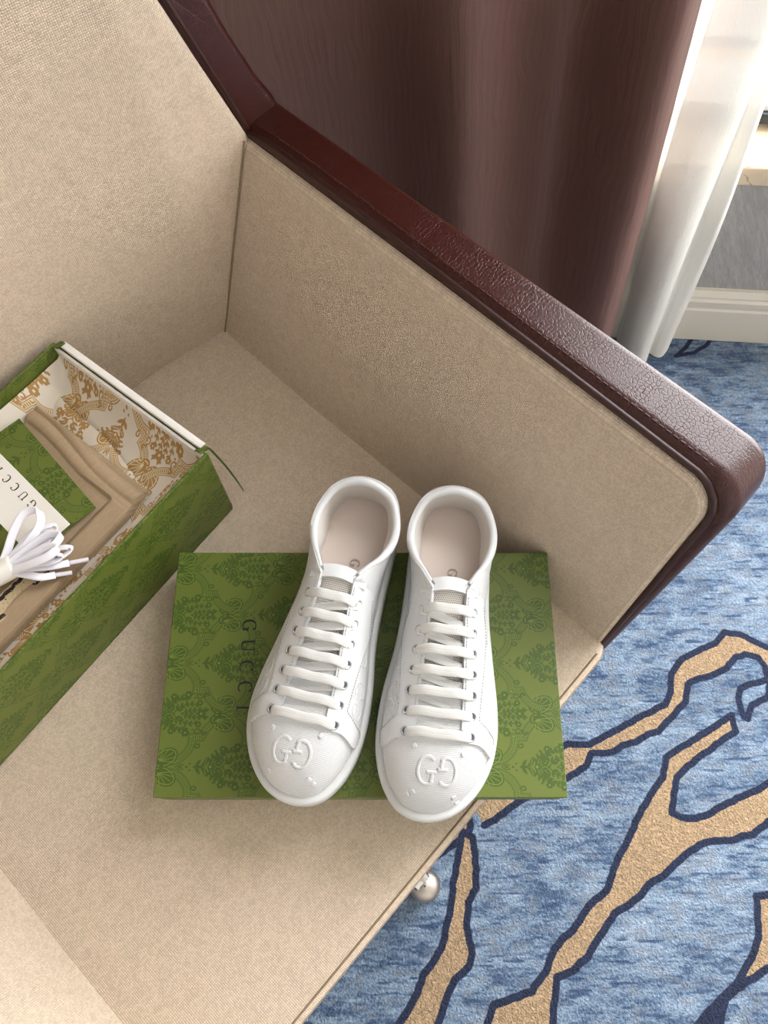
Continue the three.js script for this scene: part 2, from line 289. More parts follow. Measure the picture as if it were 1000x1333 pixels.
room('wall_window', merge([bx(XL - 0.2, XR + 0.2, 0, WY0 - 0.032, -TH, 0), bx(XL - 0.2, XR + 0.2, WY1, HT, -TH, 0), bx(XL - 0.2, WX0, WY0 - 0.032, WY1, -TH, 0), bx(WX1, XR + 0.2, WY0 - 0.032, WY1, -TH, 0)]), M.wallpaper);
room('wall_left', bx(XL - 0.2, XL, 0, HT, 0, ZB), M.paint);
room('wall_right', bx(XR, XR + 0.2, 0, HT, 0, ZB), M.paint);
room('wall_back', bx(XL - 0.2, XR + 0.2, 0, HT, ZB, ZB + 0.2), M.paint);
room('ceiling', bx(XL - 0.2, XR + 0.2, HT, HT + 0.2, -TH, ZB + 0.2), std({ color: 0xe8e5df, roughness: 0.95 }));
room('trim_1', box(WX1 - WX0 + 0.06, 0.032, TH + 0.006, (WX0 + WX1) / 2, WY0 - 0.016, -TH / 2 + 0.006, 0.004), M.marble); boxUV(scene.children.at(-1).geometry);
{ // baseboard with a moulded top
  const s = new THREE.Shape(); [[0, 0], [0.016, 0], [0.016, 0.078], [0.0135, 0.081], [0.0135, 0.086], [0.0155, 0.089], [0.0155, 0.099], [0.012, 0.103], [0.012, 0.107], [0.009, 0.112], [0.006, 0.117], [0, 0.117]].forEach((p, i) => (i ? s.lineTo(...p) : s.moveTo(...p)));
  const g = new THREE.ExtrudeGeometry(s, { depth: XR - XL, bevelEnabled: false }); g.rotateY(-Math.PI / 2); // shape x -> z, depth -> -x
  g.translate(XR, 0, 0);
  room('baseboard_window', g, M.cream);
}
{ // the window: white frame with a mullion, dark bottom track, panes
  const w = structure(inWall(new THREE.Group())); w.name = numbered('window_1'); scene.add(w);
  const z = -0.10, mx = 1.32;
  mesh('frame', merge([bx(WX0, WX0 + 0.05, WY0, WY1, z - 0.03, z + 0.03), bx(WX1 - 0.05, WX1, WY0, WY1, z - 0.03, z + 0.03), bx(WX0, WX1, WY1 - 0.05, WY1, z - 0.03, z + 0.03), bx(WX0, WX1, WY0, WY0 + 0.03, z - 0.05, z + 0.031), bx(mx - 0.03, mx + 0.03, WY0 + 0.03, WY1 - 0.05, z - 0.03, z + 0.03)]), M.frame, w);
  mesh('track', merge([box(WX1 - WX0, 0.016, 0.010, (WX0 + WX1) / 2, WY0 + 0.015, -0.064, 0.003)]), M.rail, w);
  for (const [a, b] of [[WX0 + 0.05, mx - 0.03], [mx + 0.03, WX1 - 0.05]]) mesh('pane', new THREE.PlaneGeometry(b - a, WY1 - WY0 - 0.08).translate((a + b) / 2, (WY0 + WY1) / 2 - 0.01, z), M.glass, w);
}

// ---------------------------------------------------------------- carpet
{
  const S = 2048, W = 1.6, x0 = -0.55, z0 = -0.95, cv = document.createElement('canvas'); cv.width = cv.height = S; const c = cv.getContext('2d');
  // ground: light blue with streaks along x, as woven
  const img = c.createImageData(S, S), D = img.data;
  for (let y = 0; y < S; y++) for (let x = 0; x < S; x++) {
    const big = vnoise(x / 160, y / 90, 13, 23, 1), mid = vnoise(x / 34, y / 14, 60, 146, 2), streak = vnoise(x / 17, y / 3.4, 120, 602, 3), fine = hash(x >> 1, y >> 1, 4), fl = vnoise(x / 3, y / 2.5, 683, 819, 5), stripe = vnoise(x / 44, y / 5, 47, 410, 7);
    let k = 0.42 * mid + 0.34 * streak + 0.36 * fl + 0.30 * fine + 0.22 * big; // about 0.77
    const dark = sstep(0.72, 1.15, k), pale = sstep(0.75, 0.4, k), st = sstep(0.66, 0.80, stripe) * sstep(0.45, 0.7, streak) * 0.75;
    let r = 112, g = 130, b = 149;
    r = lerp(r, 60, dark); g = lerp(g, 78, dark); b = lerp(b, 104, dark);
    r = lerp(r, 140, pale); g = lerp(g, 154, pale); b = lerp(b, 170, pale);
    r = lerp(r, 46, st); g = lerp(g, 64, st); b = lerp(b, 94, st);
    const gy = sstep(0.55, 0.8, vnoise(x / 22, y / 10, 93, 205, 11)) * 0.45; r = lerp(r, 112, gy); g = lerp(g, 117, gy); b = lerp(b, 127, gy);
    const f = 0.86 + 0.28 * fine, o = (y * S + x) * 4; D[o] = r * f; D[o + 1] = g * f; D[o + 2] = b * f; D[o + 3] = 255;
  }
  c.putImageData(img, 0, 0);
  const P = { // woven branches: outline points in millimetres on the floor, x then z
    A1: [112, -38, 188, -78, 255, -110, 285, -110, 327, -130, 367, -150, 399, -165, 409, -182, 413, -207, 432, -230, 457, -242, 483, -252, 501, -269, 524, -266, 544, -254, 561, -246, 613, -225],
    A2: [132, -4, 153, -16, 175, -31, 207, -48, 251, -66, 275, -79, 287, -97, 315, -99, 330, -108, 350, -113, 369, -123, 384, -127, 412, -154, 428, -168, 435, -193, 451, -201, 475, -206, 494, -216, 511, -232, 526, -236, 543, -232, 551, -218, 551, -205, 574, -199, 607, -196],
    A3: [547, -198, 528, -194, 510, -188, 504, -173, 508, -147, 513, -144, 522, -164, 547, -175, 554, -194],
    C1: [102, 3, 96, 34, 88, 66, 82, 102, 71, 141, 47, 171, 36, 196, 16, 223, -3, 248],
    C2: [102, 3, 116, 10, 119, 48, 118, 71, 107, 89, 104, 115, 109, 146, 104, 163, 86, 175, 74, 200, 64, 223, 54, 248],
    B1: [490, -149, 454, -128, 411, -104, 389, -91, 382, -67, 361, -41, 340, -15, 327, 10, 304, 43, 289, 75, 267, 89, 245, 115, 215, 141, 201, 167, 182, 188, 165, 194, 133, 202, 125, 223, 117, 248],
    B2: [490, -149, 493, -128, 450, -101, 418, -80, 401, -65, 394, -44, 388, -21, 398, -14, 419, -13, 436, -18, 460, -30, 486, -41, 506, -48, 525, -58, 583, -83],
    B3: [573, -33, 516, -9, 492, 6, 460, 14, 424, 17, 395, 34, 372, 52, 345, 68, 328, 84, 296, 102, 273, 128, 256, 150, 235, 167, 215, 173, 210, 196, 206, 223, 202, 248],
    D1: [550, 75, 499, 80, 484, 82, 478, 128, 463, 154, 442, 179, 414, 200, 386, 223, 364, 248],
    D2: [536, 141, 483, 164, 451, 179, 424, 196, 413, 223, 407, 248],
    E: [574, -813, 566, -797, 557, -776, 532, -759, 498, -752, 513, -765, 529, -784, 539, -805],
  };
  const rnd = rng(5), X = (v) => (v / 1000 - x0) / W * S, Y = (v) => (v / 1000 - z0) / W * S;
  const pts = (k) => { const a = P[k], r = []; for (let i = 0; i < a.length; i += 2) r.push([X(a[i]), Y(a[i + 1])]); return r; };
  const poly = (list, close) => { const p = new Path2D(); list.forEach(([x, y], i) => (i ? p.lineTo(x, y) : p.moveTo(x, y))); if (close) p.closePath(); return p; };
  const fuzz = (list) => { const o = []; for (let i = 0; i < list.length - 1; i++) { const [ax, ay] = list[i], [bx2, by] = list[i + 1], n = Math.max(1, Math.round(Math.hypot(bx2 - ax, by - ay) / 9)); for (let k = 0; k < n; k++) o.push([lerp(ax, bx2, k / n) + (rnd() - 0.5) * 2.4, lerp(ay, by, k / n) + (rnd() - 0.5) * 2.4]); } o.push(list.at(-1)); return o; };
  const mask = document.createElement('canvas'); mask.width = mask.height = S; const m = mask.getContext('2d');
  const navy = '#000080', tan = '#ff0000';
  const shape = (lines, fill) => { const f = lines.map((l) => fuzz(l)); if (fill) { const all = f[0].concat(f.length > 1 ? f[1].slice().reverse() : []); m.fillStyle = tan; m.fill(poly(all, true)); } m.strokeStyle = navy; m.lineJoin = m.lineCap = 'round'; m.lineWidth = 11.5; for (const l of f) m.stroke(poly(l)); };
  // further branches of the same pattern under and beyond the chair
  const br = (list, w) => { const l = fuzz(list.map(([x, z]) => [X(x), Y(z)])); m.lineWidth = w + 24; m.strokeStyle = navy; m.stroke(poly(l)); m.lineWidth = w; m.strokeStyle = tan; m.stroke(poly(l)); };
  m.lineJoin = m.lineCap = 'round'; br([[598, -213], [690, -205], [800, -130], [1000, -90]], 26); br([[595, -60], [680, -120], [800, -90], [1000, -20]], 50); br([[150, 294], [125, 345], [60, 420], [40, 640]], 92); br([[5, 284], [-40, 345], [-60, 480], [-160, 640]], 62); br([[374, 274], [330, 350], [345, 460], [290, 640]], 44); br([[590, 108], [650, 100], [760, 170], [1000, 150]], 66); br([[96, -6], [20, 40], [-60, 30], [-240, 110]], 34);
  br([[700, -420], [760, -560], [900, -640], [1000, -820]], 44); br([[-120, 420], [-200, 300], [-330, 260], [-420, 90]], 50); br([[700, 420], [820, 260], [980, 200]], 56);
  shape([pts('A1'), pts('A2')], true); shape([pts('C1'), pts('C2')], true);
  { const a = pts('B1'), b = pts('B2'), d = pts('B3'); const f = [a, b, d].map(fuzz); m.fillStyle = tan; m.fill(poly(f[0].slice().reverse().concat(f[1], f[2]), true)); m.strokeStyle = navy; m.lineWidth = 11.5; for (const l of f) m.stroke(poly(l)); }
  shape([pts('D1'), pts('D2')], true); m.fillStyle = navy; m.fill(poly([...pts('D1').slice(-3), ...pts('D2').slice(-2).reverse()], true));
  { const a = fuzz(pts('A3')); m.stroke(poly(a)); m.lineWidth = 9; m.stroke(poly(fuzz(pts('E')))); }
  const K = m.getImageData(0, 0, S, S).data, B = c.getImageData(0, 0, S, S), Q = B.data;
  for (let i = 0; i < S * S; i++) {
    const o = i * 4, a = K[o + 3] / 255; if (a < 0.02) continue; const t = K[o] / 255 > 0.5, x = i % S, y = (i / S) | 0, n = hash(x >> 1, y >> 1, 51) - 0.5, n2 = vnoise(x / 4, y / 4, 512, 512, 52) - 0.5;
    const col = t ? [150, 126, 98] : [23, 32, 56], l = 1 + (t ? 0.22 : 0.35) * n + (t ? 0.18 : 0.3) * n2;
    for (let q = 0; q < 3; q++) Q[o + q] = lerp(Q[o + q], clamp(col[q] * l, 0, 255), a);
  }
  c.putImageData(B, 0, 0);
  const t = canvasTex(cv, true, 1 / W, 1 / W); t.wrapS = t.wrapT = THREE.MirroredRepeatWrapping; t.flipY = false;
  const pile = dataTex(512, 512, (x, y) => { const h = 255 * (0.45 * hash(x >> 1, y >> 1, 61) + 0.55 * vnoise(x / 3, y / 3, 171, 171, 62)); return [h, h, h]; }, false, 1 / 0.32, 1 / 0.32);
  M.carpet = std({ map: t, bumpMap: pile, bumpScale: 0.0022, roughness: 0.97 });
  // floor mesh in world axes so that the pattern lies along the weave; uv from world metres
  const g = new THREE.BoxGeometry(5.6, 0.12, 5.0).translate(0.4, -0.06, 0.95), Pp = g.attributes.position, u = g.attributes.uv;
  for (let i = 0; i < Pp.count; i++) u.setXY(i, Pp.getX(i) - x0, Pp.getZ(i) - z0);
  structure(mesh('floor', g, M.carpet));
}

// ---------------------------------------------------------------- curtains
{
  const wv = dataTex(512, 512, (x, y) => { const w = x + 20 * (vnoise(x / 40, y / 90, 13, 6, 1) - 0.5) + 6 * (vnoise(x / 20, y / 30, 26, 17, 2) - 0.5), s = Math.sin(w / 512 * 2 * Math.PI * 56) * 0.5 + Math.sin(w / 512 * 2 * Math.PI * 23 + 1) * 0.5, l = 1 + 0.10 * s * vnoise(x / 30, y / 60, 17, 9, 5) + 0.05 * (hash(x, y >> 2, 8) - 0.5); return [116 * l, 84 * l, 75 * l]; }, true, 1 / 0.22, 1 / 0.22);
  const wb = dataTex(512, 512, (x, y) => { const w = x + 20 * (vnoise(x / 40, y / 90, 13, 6, 1) - 0.5) + 6 * (vnoise(x / 20, y / 30, 26, 17, 2) - 0.5), h = 128 + 60 * Math.sin(w / 512 * 2 * Math.PI * 56) + 40 * Math.sin(w / 512 * 2 * Math.PI * 23 + 1); return [h, h, h]; }, false, 1 / 0.22, 1 / 0.22);
  M.drape = phy({ map: wv, bumpMap: wb, bumpScale: 0.00016, roughness: 0.6, sheen: 0.5, sheenRoughness: 0.5, sheenColor: new THREE.Color(0x8a6a66) });
  const f = (u, v) => { // u: from the window edge leftwards, v up
    const s = u * 1.75, h = 0.012 + v * 2.45, x = 0.372 - s - 0.105 * Math.min(h, 0.9) * Math.exp(-s * 1.2);
    const w = 0.092 + 0.046 * Math.cos((s - 0.02) / 0.25 * 2 * Math.PI + 0.5 * Math.sin(s * 5)) + 0.012 * Math.sin(s * 34 + 1) - 0.05 * Math.exp(-s / 0.03) + 0.008 * Math.sin(h * 5 + s * 9);
    return [x, h, w];
  };
  const g = group('drape_curtain', 'heavy mauve-brown drape with a grained weave hanging behind the armchair', 'curtain', WALL.pos, WALL.turn);
  mesh('panel', slab(260, 60, (u, v) => f(1 - u, v), 0.002, (u, v, p) => [u * 2.0, p[1]]), M.drape, g);
  mesh('hem', slab(120, 2, (u, v) => { const p = f(1 - u, v * 0.03); return [p[0], p[1], p[2] + 0.0012]; }, 0.001, (u, v, p) => [u * 2.0, p[1]]), M.drape, g);
}
{
  const vb = dataTex(256, 256, (x, y) => { const h = 255 * (0.4 * hash(x, y >> 3, 3) + 0.6 * vnoise(x / 12, y / 12, 21, 21, 5)); return [h, h, h]; }, false, 1 / 0.05, 1 / 0.05);
  M.sheer = phy({ color: 0xefebe2, transmission: 0.08, thickness: 0, roughness: 0.95, transparent: true, opacity: 0.965, side: THREE.DoubleSide, bumpMap: vb, bumpScale: 0.0005 });
  M.sheerThin = M.sheer.clone(); M.sheerThin.opacity = 0.62; M.sheerThin.transmission = 0.3;
  // path at floor level: x along the wall, z away from it
  const path = curve([[0.31, 0, 0.028], [0.370, 0, 0.022], [0.396, 0, 0.022], [0.402, 0, 0.045], [0.414, 0, 0.078], [0.430, 0, 0.090], [0.446, 0, 0.082], [0.454, 0, 0.060], [0.460, 0, 0.050], [0.468, 0, 0.054], [0.478, 0, 0.056], [0.488, 0, 0.044], [0.494, 0, 0.026], [0.500, 0, 0.012]]);
  const f = (u, v) => { const p = path.getPoint(u), h = 0.004 + v * 2.45, k = Math.min(h, 0.9); return [p.x - 0.098 * k + 0.004 * Math.sin(h * 9 + u * 7), h, lerp(p.z, 0.035 + (p.z - 0.035) * 0.75, clamp(h)) + 0.003 * Math.sin(h * 14 + u * 11)]; };
  const g = group('sheer_curtain', 'gathered white sheer curtain beside the window, falling in narrow folds', 'curtain', WALL.pos, WALL.turn);
  const part = (a, b, name, m, v1, dz, nv) => mesh(name, grid(110, nv, (u, v) => { const p = f(lerp(a, b, u), v * v1); return [p[0], p[1], p[2] + dz]; }, (u, v, p) => [lerp(a, b, u) * 0.35, p[1]]), m, g);
  part(0, 0.17, 'single_layer', M.sheerThin, 1, 0, 70); part(0.17, 1, 'gathered_folds', M.sheer, 1, 0, 70); part(0.17, 1, 'hem', M.sheer, 0.022, 0.0012, 3);
}

// ---------------------------------------------------------------- armchair (x to the sitter's left, z to the front, y up)
const SEAT = 0.43;
{
  const chair = group('armchair', 'beige woven armchair with dark brown leather edges, carrying the boxes', 'armchair', [-0.332, 0, -0.312], R(47.31));
  const HW = 0.2475;
  // seat cushion: rounded rectangle rings rising over a soft edge into a slight dome
  const cushion = (x0, x1, z0, z1, y0, y1, rc, re, dome) => {
    const cx = (x0 + x1) / 2, cz = (z0 + z1) / 2, hx = (x1 - x0) / 2, hz = (z1 - z0) / 2, rings = [], NA = 10, NS = 30, N = 4 * (NA + NS);
    const ringPts = (inset) => { const a = hx - inset, b = hz - inset, rad = Math.min(rc, a * 0.98, b * 0.98), l = [], c = [[1, 1], [-1, 1], [-1, -1], [1, -1]], at = (k, q) => [cx + c[k][0] * (a - rad) + rad * Math.cos((k + q) * Math.PI / 2), cz + c[k][1] * (b - rad) + rad * Math.sin((k + q) * Math.PI / 2)]; for (let k = 0; k < 4; k++) { for (let i = 0; i < NA; i++) l.push(at(k, i / NA)); const p = at(k, 1), q = at((k + 1) % 4, 0); for (let i = 0; i < NS; i++) l.push([lerp(p[0], q[0], i / NS), lerp(p[1], q[1], i / NS)]); } return l; };
    rings.push([0.0, y0], [0, lerp(y0, y1 - re, 0.5)], [0, y1 - re]);
    for (let k = 1; k <= 6; k++) { const a = k / 6 * Math.PI / 2; rings.push([re * (1 - Math.cos(a)), y1 - re + re * Math.sin(a)]); }
    const lim = Math.min(hx, hz) - 0.004; for (let k = 1; k <= 14; k++) { const q = k / 14; rings.push([lerp(re, lim, q), y1 + dome * (1 - (1 - q) ** 2.2)]); }
    const n = rings.length - 1, loops = rings.map(([i]) => ringPts(i));
    return grid(N, n, (u, v) => { const k = Math.round(v * n), [x, z] = loops[k][(N - Math.round(u * N)) % N]; return [x, rings[k][1], z]; }, (u, v, p) => (p[1] < y1 - re * 0.7 ? [p[0] + p[2], p[1]] : [p[0], p[2]]));
  };
  mesh('seat_cushion', cushion(-HW - 0.005, HW + 0.005, -0.034, 0.503, 0.30, SEAT - 0.004, 0.02, 0.011, 0.004), M.fabric, chair);
  mesh('seat_seam', sweep([...Array(60)].map((_, i) => new THREE.Vector3(lerp(-HW + 0.014, HW - 0.014, i / 59), SEAT - 0.0047, 0.4965)), 0.0009, 0.0009, null, 6), M.thread, chair);
  mesh('seat_rail', box(2 * HW, 0.10, 0.48, 0, 0.26, 0.245, 0.012), M.fabric, chair);

  // arm: flared outward; made for the +x side, mirrored for the other. a along the depth, q height over the seat, n thickness
  const tanAt = (a) => lerp(0.42, 0.355, clamp(a / 0.48)), put = (a, q, n) => { const r = sstep(0.05, -0.05, a); return [HW + tanAt(a) * q + n * (1 - 0.15 * r * clamp(n / 0.03)), SEAT + q - 0.006 * r * clamp(q / 0.19), a]; };
  const rounded = (a0, a1, q0, q1, r, front, back) => { const s = new THREE.Shape(); s.moveTo(a0, q0); s.lineTo(a1 + front, q0); s.lineTo(a1, q1 - r); s.absarc(a1 - r, q1 - r, r, 0, Math.PI / 2, false); if (back) s.bezierCurveTo(lerp(a1, a0, 0.4), q1 + 0.003, lerp(a1, a0, 0.7), q1 + 0.001, a0, back); else s.lineTo(a0, q1); s.closePath(); return s; };
  const armed = (shape, depth, bt, bs, n0) => { const g = new THREE.ExtrudeGeometry(shape, { depth, bevelEnabled: true, bevelThickness: bt, bevelSize: bs, bevelSegments: 6, curveSegments: 24, steps: 1 }); const P = g.attributes.position; for (let i = 0; i < P.count; i++) P.setXYZ(i, ...put(P.getX(i), P.getY(i), P.getZ(i) + n0)); return flipWinding(g); };
  function flipWinding(g) { const h = g.index ? g.toNonIndexed() : g; for (const at of Object.values(h.attributes)) { const s = at.itemSize, A = at.array; for (let i = 0; i < at.count; i += 3) for (let c = 0; c < s; c++) { const t = A[(i + 1) * s + c]; A[(i + 1) * s + c] = A[(i + 2) * s + c]; A[(i + 2) * s + c] = t; } } return smooth(h); }
  function smooth(h) { h.computeVertexNormals(); return creased(h, R(40)); }
  const armLeather = armed(rounded(-0.055, 0.492, -0.20, 0.192, 0.022, 0.001), 0.028, 0.010, 0.008, 0.014);
  const armPanel = armed(rounded(-0.05, 0.4785, -0.10, 0.184, 0.024, 0.015), 0.02, 0.008, 0.006, 0.006);
  const border = [...Array(70)].map((_, i) => { const t = i / 69; let a, q; const r = 0.028, A = 0.4875, Q = 0.1925; const L1 = 0.5, L2 = 0.24, Lr = r * Math.PI / 2, s = t * (L1 + L2 + Lr); if (s < L1) { a = A - r - L1 + s; q = Q; } else if (s < L1 + Lr) { const w = (s - L1) / r; a = A - r + r * Math.sin(w); q = Q - r + r * Math.cos(w); } else { a = A + 0.009 * ((s - L1 - Lr) / L2); q = Q - r - (s - L1 - Lr); } return V(put(a, q, 0.004)); });
  const piping = sweep(border, 0.0032, 0.0032, () => new THREE.Vector3(-1, 0.3, 0), 8);
  const stitchLine = border.slice(2, 49).map((p, i) => p.clone().add(new THREE.Vector3(0.0075, 0.0066, 0)));
  const armStitch = dashes(stitchLine, 0.0042, 0.0022, 0.0007, 0.0007, () => new THREE.Vector3(0, 1, 0));
  for (const s of [1, -1]) {
    const k = (g) => (s > 0 ? g : flip(g));
    const arm = mesh('armrest', k(armLeather), M.leather, chair); arm.userData.label = 'dark brown leather armrest edge';
    mesh('inner_panel', k(armPanel), M.fabric, arm); mesh('piping', k(piping), M.piping, arm); mesh('stitching', k(armStitch), M.leatherThread, arm);
  }
  // back: fabric panel in a leather shell that narrows upwards
  const side = [[0.0, -0.06], [0.030, 0.06], [0.068, 0.14], [0.089, 0.182], [0.074, 0.225], [0.056, 0.276], [0.040, 0.324], [0.012, 0.40], [-0.03, 0.49], [-0.06, 0.52]];
  const outline = (grow, low) => { const pts = side.map(([e, h], i) => [HW + e + grow + (grow > 0 ? 0.004 * sstep(0.26, 0.185, h) : 0), Math.max(h + (i > 7 ? grow : 0), low)]), s = new THREE.Shape(); s.moveTo(...pts[0]); s.splineThru(pts.slice(1).map((p) => new THREE.Vector2(...p))); const mir = pts.map(([x, y]) => [-x, y]).reverse(); s.lineTo(...mir[0]); s.splineThru(mir.slice(1).map((p) => new THREE.Vector2(...p))); s.closePath(); return s; };
  const hollow = (x) => -0.027 * Math.max(0, 1 - (x / HW) ** 2), faceAt = (x, h) => -0.042 * h - 0.010 + hollow(x);
  const lean = (g) => { const P = g.attributes.position; for (let i = 0; i < P.count; i++) { const h = P.getY(i), x = P.getX(i); P.setXYZ(i, x, SEAT + h, P.getZ(i) + faceAt(x, h)); } return smooth(g.index ? g.toNonIndexed() : g); };
  const rim = outline(0.026, -0.2); rim.holes.push(new THREE.Path(outline(-0.03, -0.12).getPoints(60)));
  const bevelled = (shape, depth, z) => lean(new THREE.ExtrudeGeometry(shape, { depth, bevelEnabled: true, bevelThickness: 0.01, bevelSize: 0.008, bevelSegments: 6, curveSegments: 60 }).translate(0, 0, z));
  const shell = mesh('backrest', merge([bevelled(rim, 0.045, -0.0585), bevelled(outline(0.024, -0.2), 0.012, -0.088)]), M.leather, chair);
  shell.userData.label = 'dark brown leather shell of the backrest';
  const halfAt = (h) => { const p = side; for (let k = 1; k < p.length; k++) if (h <= p[k][1]) return HW + lerp(p[k - 1][0], p[k][0], clamp((h - p[k - 1][1]) / (p[k][1] - p[k - 1][1]))) - 0.001; return HW + p.at(-1)[0]; };
  mesh('back_panel', slab(90, 110, (u, v) => { const h = lerp(-0.08, 0.515, v), hw = halfAt(h), x = (2 * u - 1) * hw, e = Math.min(hw - Math.abs(x), 0.52 - h, 0.009) / 0.009; return [x, SEAT + h, faceAt(x, h) - 0.007 * (1 - Math.sqrt(clamp(1 - (1 - clamp(e)) ** 2)))]; }, 0.016, (u, v, p) => [p[0], p[1]]), M.fabric, shell);
  for (const s of [1, -1]) {
    const pts = [[0.083, 0.19], [0.072, 0.225], [0.055, 0.276], [0.039, 0.324], [0.011, 0.40]].map(([e, h]) => new THREE.Vector3(s * (HW + e + 0.002), SEAT + h, -0.042 * h - 0.010 - 0.004));
    mesh('piping', sweep(new THREE.CatmullRomCurve3(pts).getPoints(40), 0.003, 0.003, () => new THREE.Vector3(0, 0, 1), 8), M.piping, shell);
  }
  for (const s of [1, -1]) mesh('seam', sweep([...Array(24)].map((_, i) => { const q = lerp(-0.01, 0.187, i / 23); return new THREE.Vector3(s * (HW + 0.42 * q - 0.0026), SEAT + q, faceAt(HW, q) + 0.0002); }), 0.0011, 0.0011, () => new THREE.Vector3(0, 0, 1), 6), M.thread, shell);
  // swivel base: column and four chromed spokes with round glides
  mesh('column', new THREE.LatheGeometry([[0.001, 0.06], [0.035, 0.06], [0.035, 0.10], [0.026, 0.11], [0.026, 0.2], [0.05, 0.21], [0.05, 0.215], [0.001, 0.215]].map((p) => new THREE.Vector2(...p)), 40).translate(0, 0, 0.25), M.chrome, chair);
  for (let k = 0; k < 4; k++) {
    const a = k * Math.PI / 2 + R(-4), d = new THREE.Vector3(Math.sin(a), 0, Math.cos(a)), c0 = new THREE.Vector3(0, 0, 0.25);
    const pts = [...Array(16)].map((_, i) => { const t = i / 15; return c0.clone().addScaledVector(d, lerp(0.02, 0.287, t)).setY(lerp(0.078, 0.04, t * t)); });
    const sp = mesh('spoke', sweep(pts, (t) => lerp(0.02, 0.013, t), (t) => lerp(0.014, 0.008, t), null, 12, false, 0.7), M.chrome, chair);
    const e = pts.at(-1);
    mesh('glide', new THREE.LatheGeometry([[0.001, 0.0], [0.0185, 0.0], [0.0205, 0.003], [0.0205, 0.030], [0.0195, 0.037], [0.0165, 0.043], [0.011, 0.047], [0.006, 0.049], [0.001, 0.0495]].map((p) => new THREE.Vector2(...p)), 32).translate(e.x, 0.0, e.z), M.glide, sp);
  }
}
function creased(g, angle) { // vertex normals averaged across faces that meet at less than the angle
  const h = g.index ? g.toNonIndexed() : g, P = h.attributes.position, n = P.count / 3, F = [], map = new Map(), key = (i) => `${Math.round(P.getX(i) * 2e5)},${Math.round(P.getY(i) * 2e5)},${Math.round(P.getZ(i) * 2e5)}`;
  const a = new THREE.Vector3(), b = new THREE.Vector3(), c = new THREE.Vector3();
  for (let t = 0; t < n; t++) { a.fromBufferAttribute(P, t * 3); b.fromBufferAttribute(P, t * 3 + 1); c.fromBufferAttribute(P, t * 3 + 2); const N = b.clone().sub(a).cross(c.clone().sub(a)); F.push({ N, U: N.clone().normalize() }); for (let q = 0; q < 3; q++) { const k = key(t * 3 + q); map.has(k) ? map.get(k).push(t) : map.set(k, [t]); } }
  const out = new Float32Array(P.count * 3), cs = Math.cos(angle);
  for (let i = 0; i < P.count; i++) { const f = F[(i / 3) | 0], s = new THREE.Vector3(); for (const t of map.get(key(i))) if (F[t].U.dot(f.U) > cs) s.add(F[t].N); s.normalize(); out.set([s.x, s.y, s.z], i * 3); }
  h.setAttribute('normal', new THREE.BufferAttribute(out, 3)); return h;
}

// ---------------------------------------------------------------- lettering
const serif = await new FontLoader().loadAsync('fonts/droid/droid_serif_regular.typeface.json');
function letters(word, size, pitch, depth, parent, mat, put) { // one mesh of letters at even pitch; put: Matrix4
  const parts = [...word].map((ch, i) => { const g = new TextGeometry(ch, { font: serif, size, depth, curveSegments: 8, bevelEnabled: false }); g.computeBoundingBox(); const b = g.boundingBox; return g.translate(i * pitch - (b.min.x + b.max.x) / 2, -(b.min.y + b.max.y) / 2, 0); });
  const g = merge(parts); g.applyMatrix4(put); return mesh('lettering', g, mat, parent);
}
const basis = (x, y, at) => new THREE.Matrix4().makeBasis(V(x), V(y), V(x).cross(V(y))).setPosition(...at);

// ---------------------------------------------------------------- shoe box lid under the shoes
const LIDTOP = SEAT + 0.045;
{
  const w = 0.327, d = 0.2045, h = 0.043, t = 0.0025;
  const g = group('box_lid', 'green damask-printed shoe box lid lying flat under the white sneakers', 'box lid', [-0.0205, SEAT + 0.002, -0.1248]);
  const top = boxUV(box(w, t, d, 0, h - t / 2, 0, 0.0009)); { const u = top.attributes.uv; for (let i = 0; i < u.count; i++) u.setXY(i, u.getX(i) + 0.163 - 0.009, u.getY(i) + 0.087); }
  mesh('top_panel', top, M.greenPaper, g);
  for (const s of [1, -1]) { mesh('side_panel', boxUV(box(w - 0.002, h - t, t, 0, (h - t) / 2, s * (d / 2 - t / 2 - 0.0002), 0.0009)), M.greenPaper, g); mesh('side_panel', boxUV(box(t, h - t, d - 0.002, s * (w / 2 - t / 2 - 0.0002), (h - t) / 2, 0, 0.0009)), M.greenPaper, g); }
  letters('GUCCI', 0.0118, 0.0172, 0.0004, g, M.blackInk, basis([0, 0, 1], [1, 0, 0], [-0.0965, h, -0.036]));
}

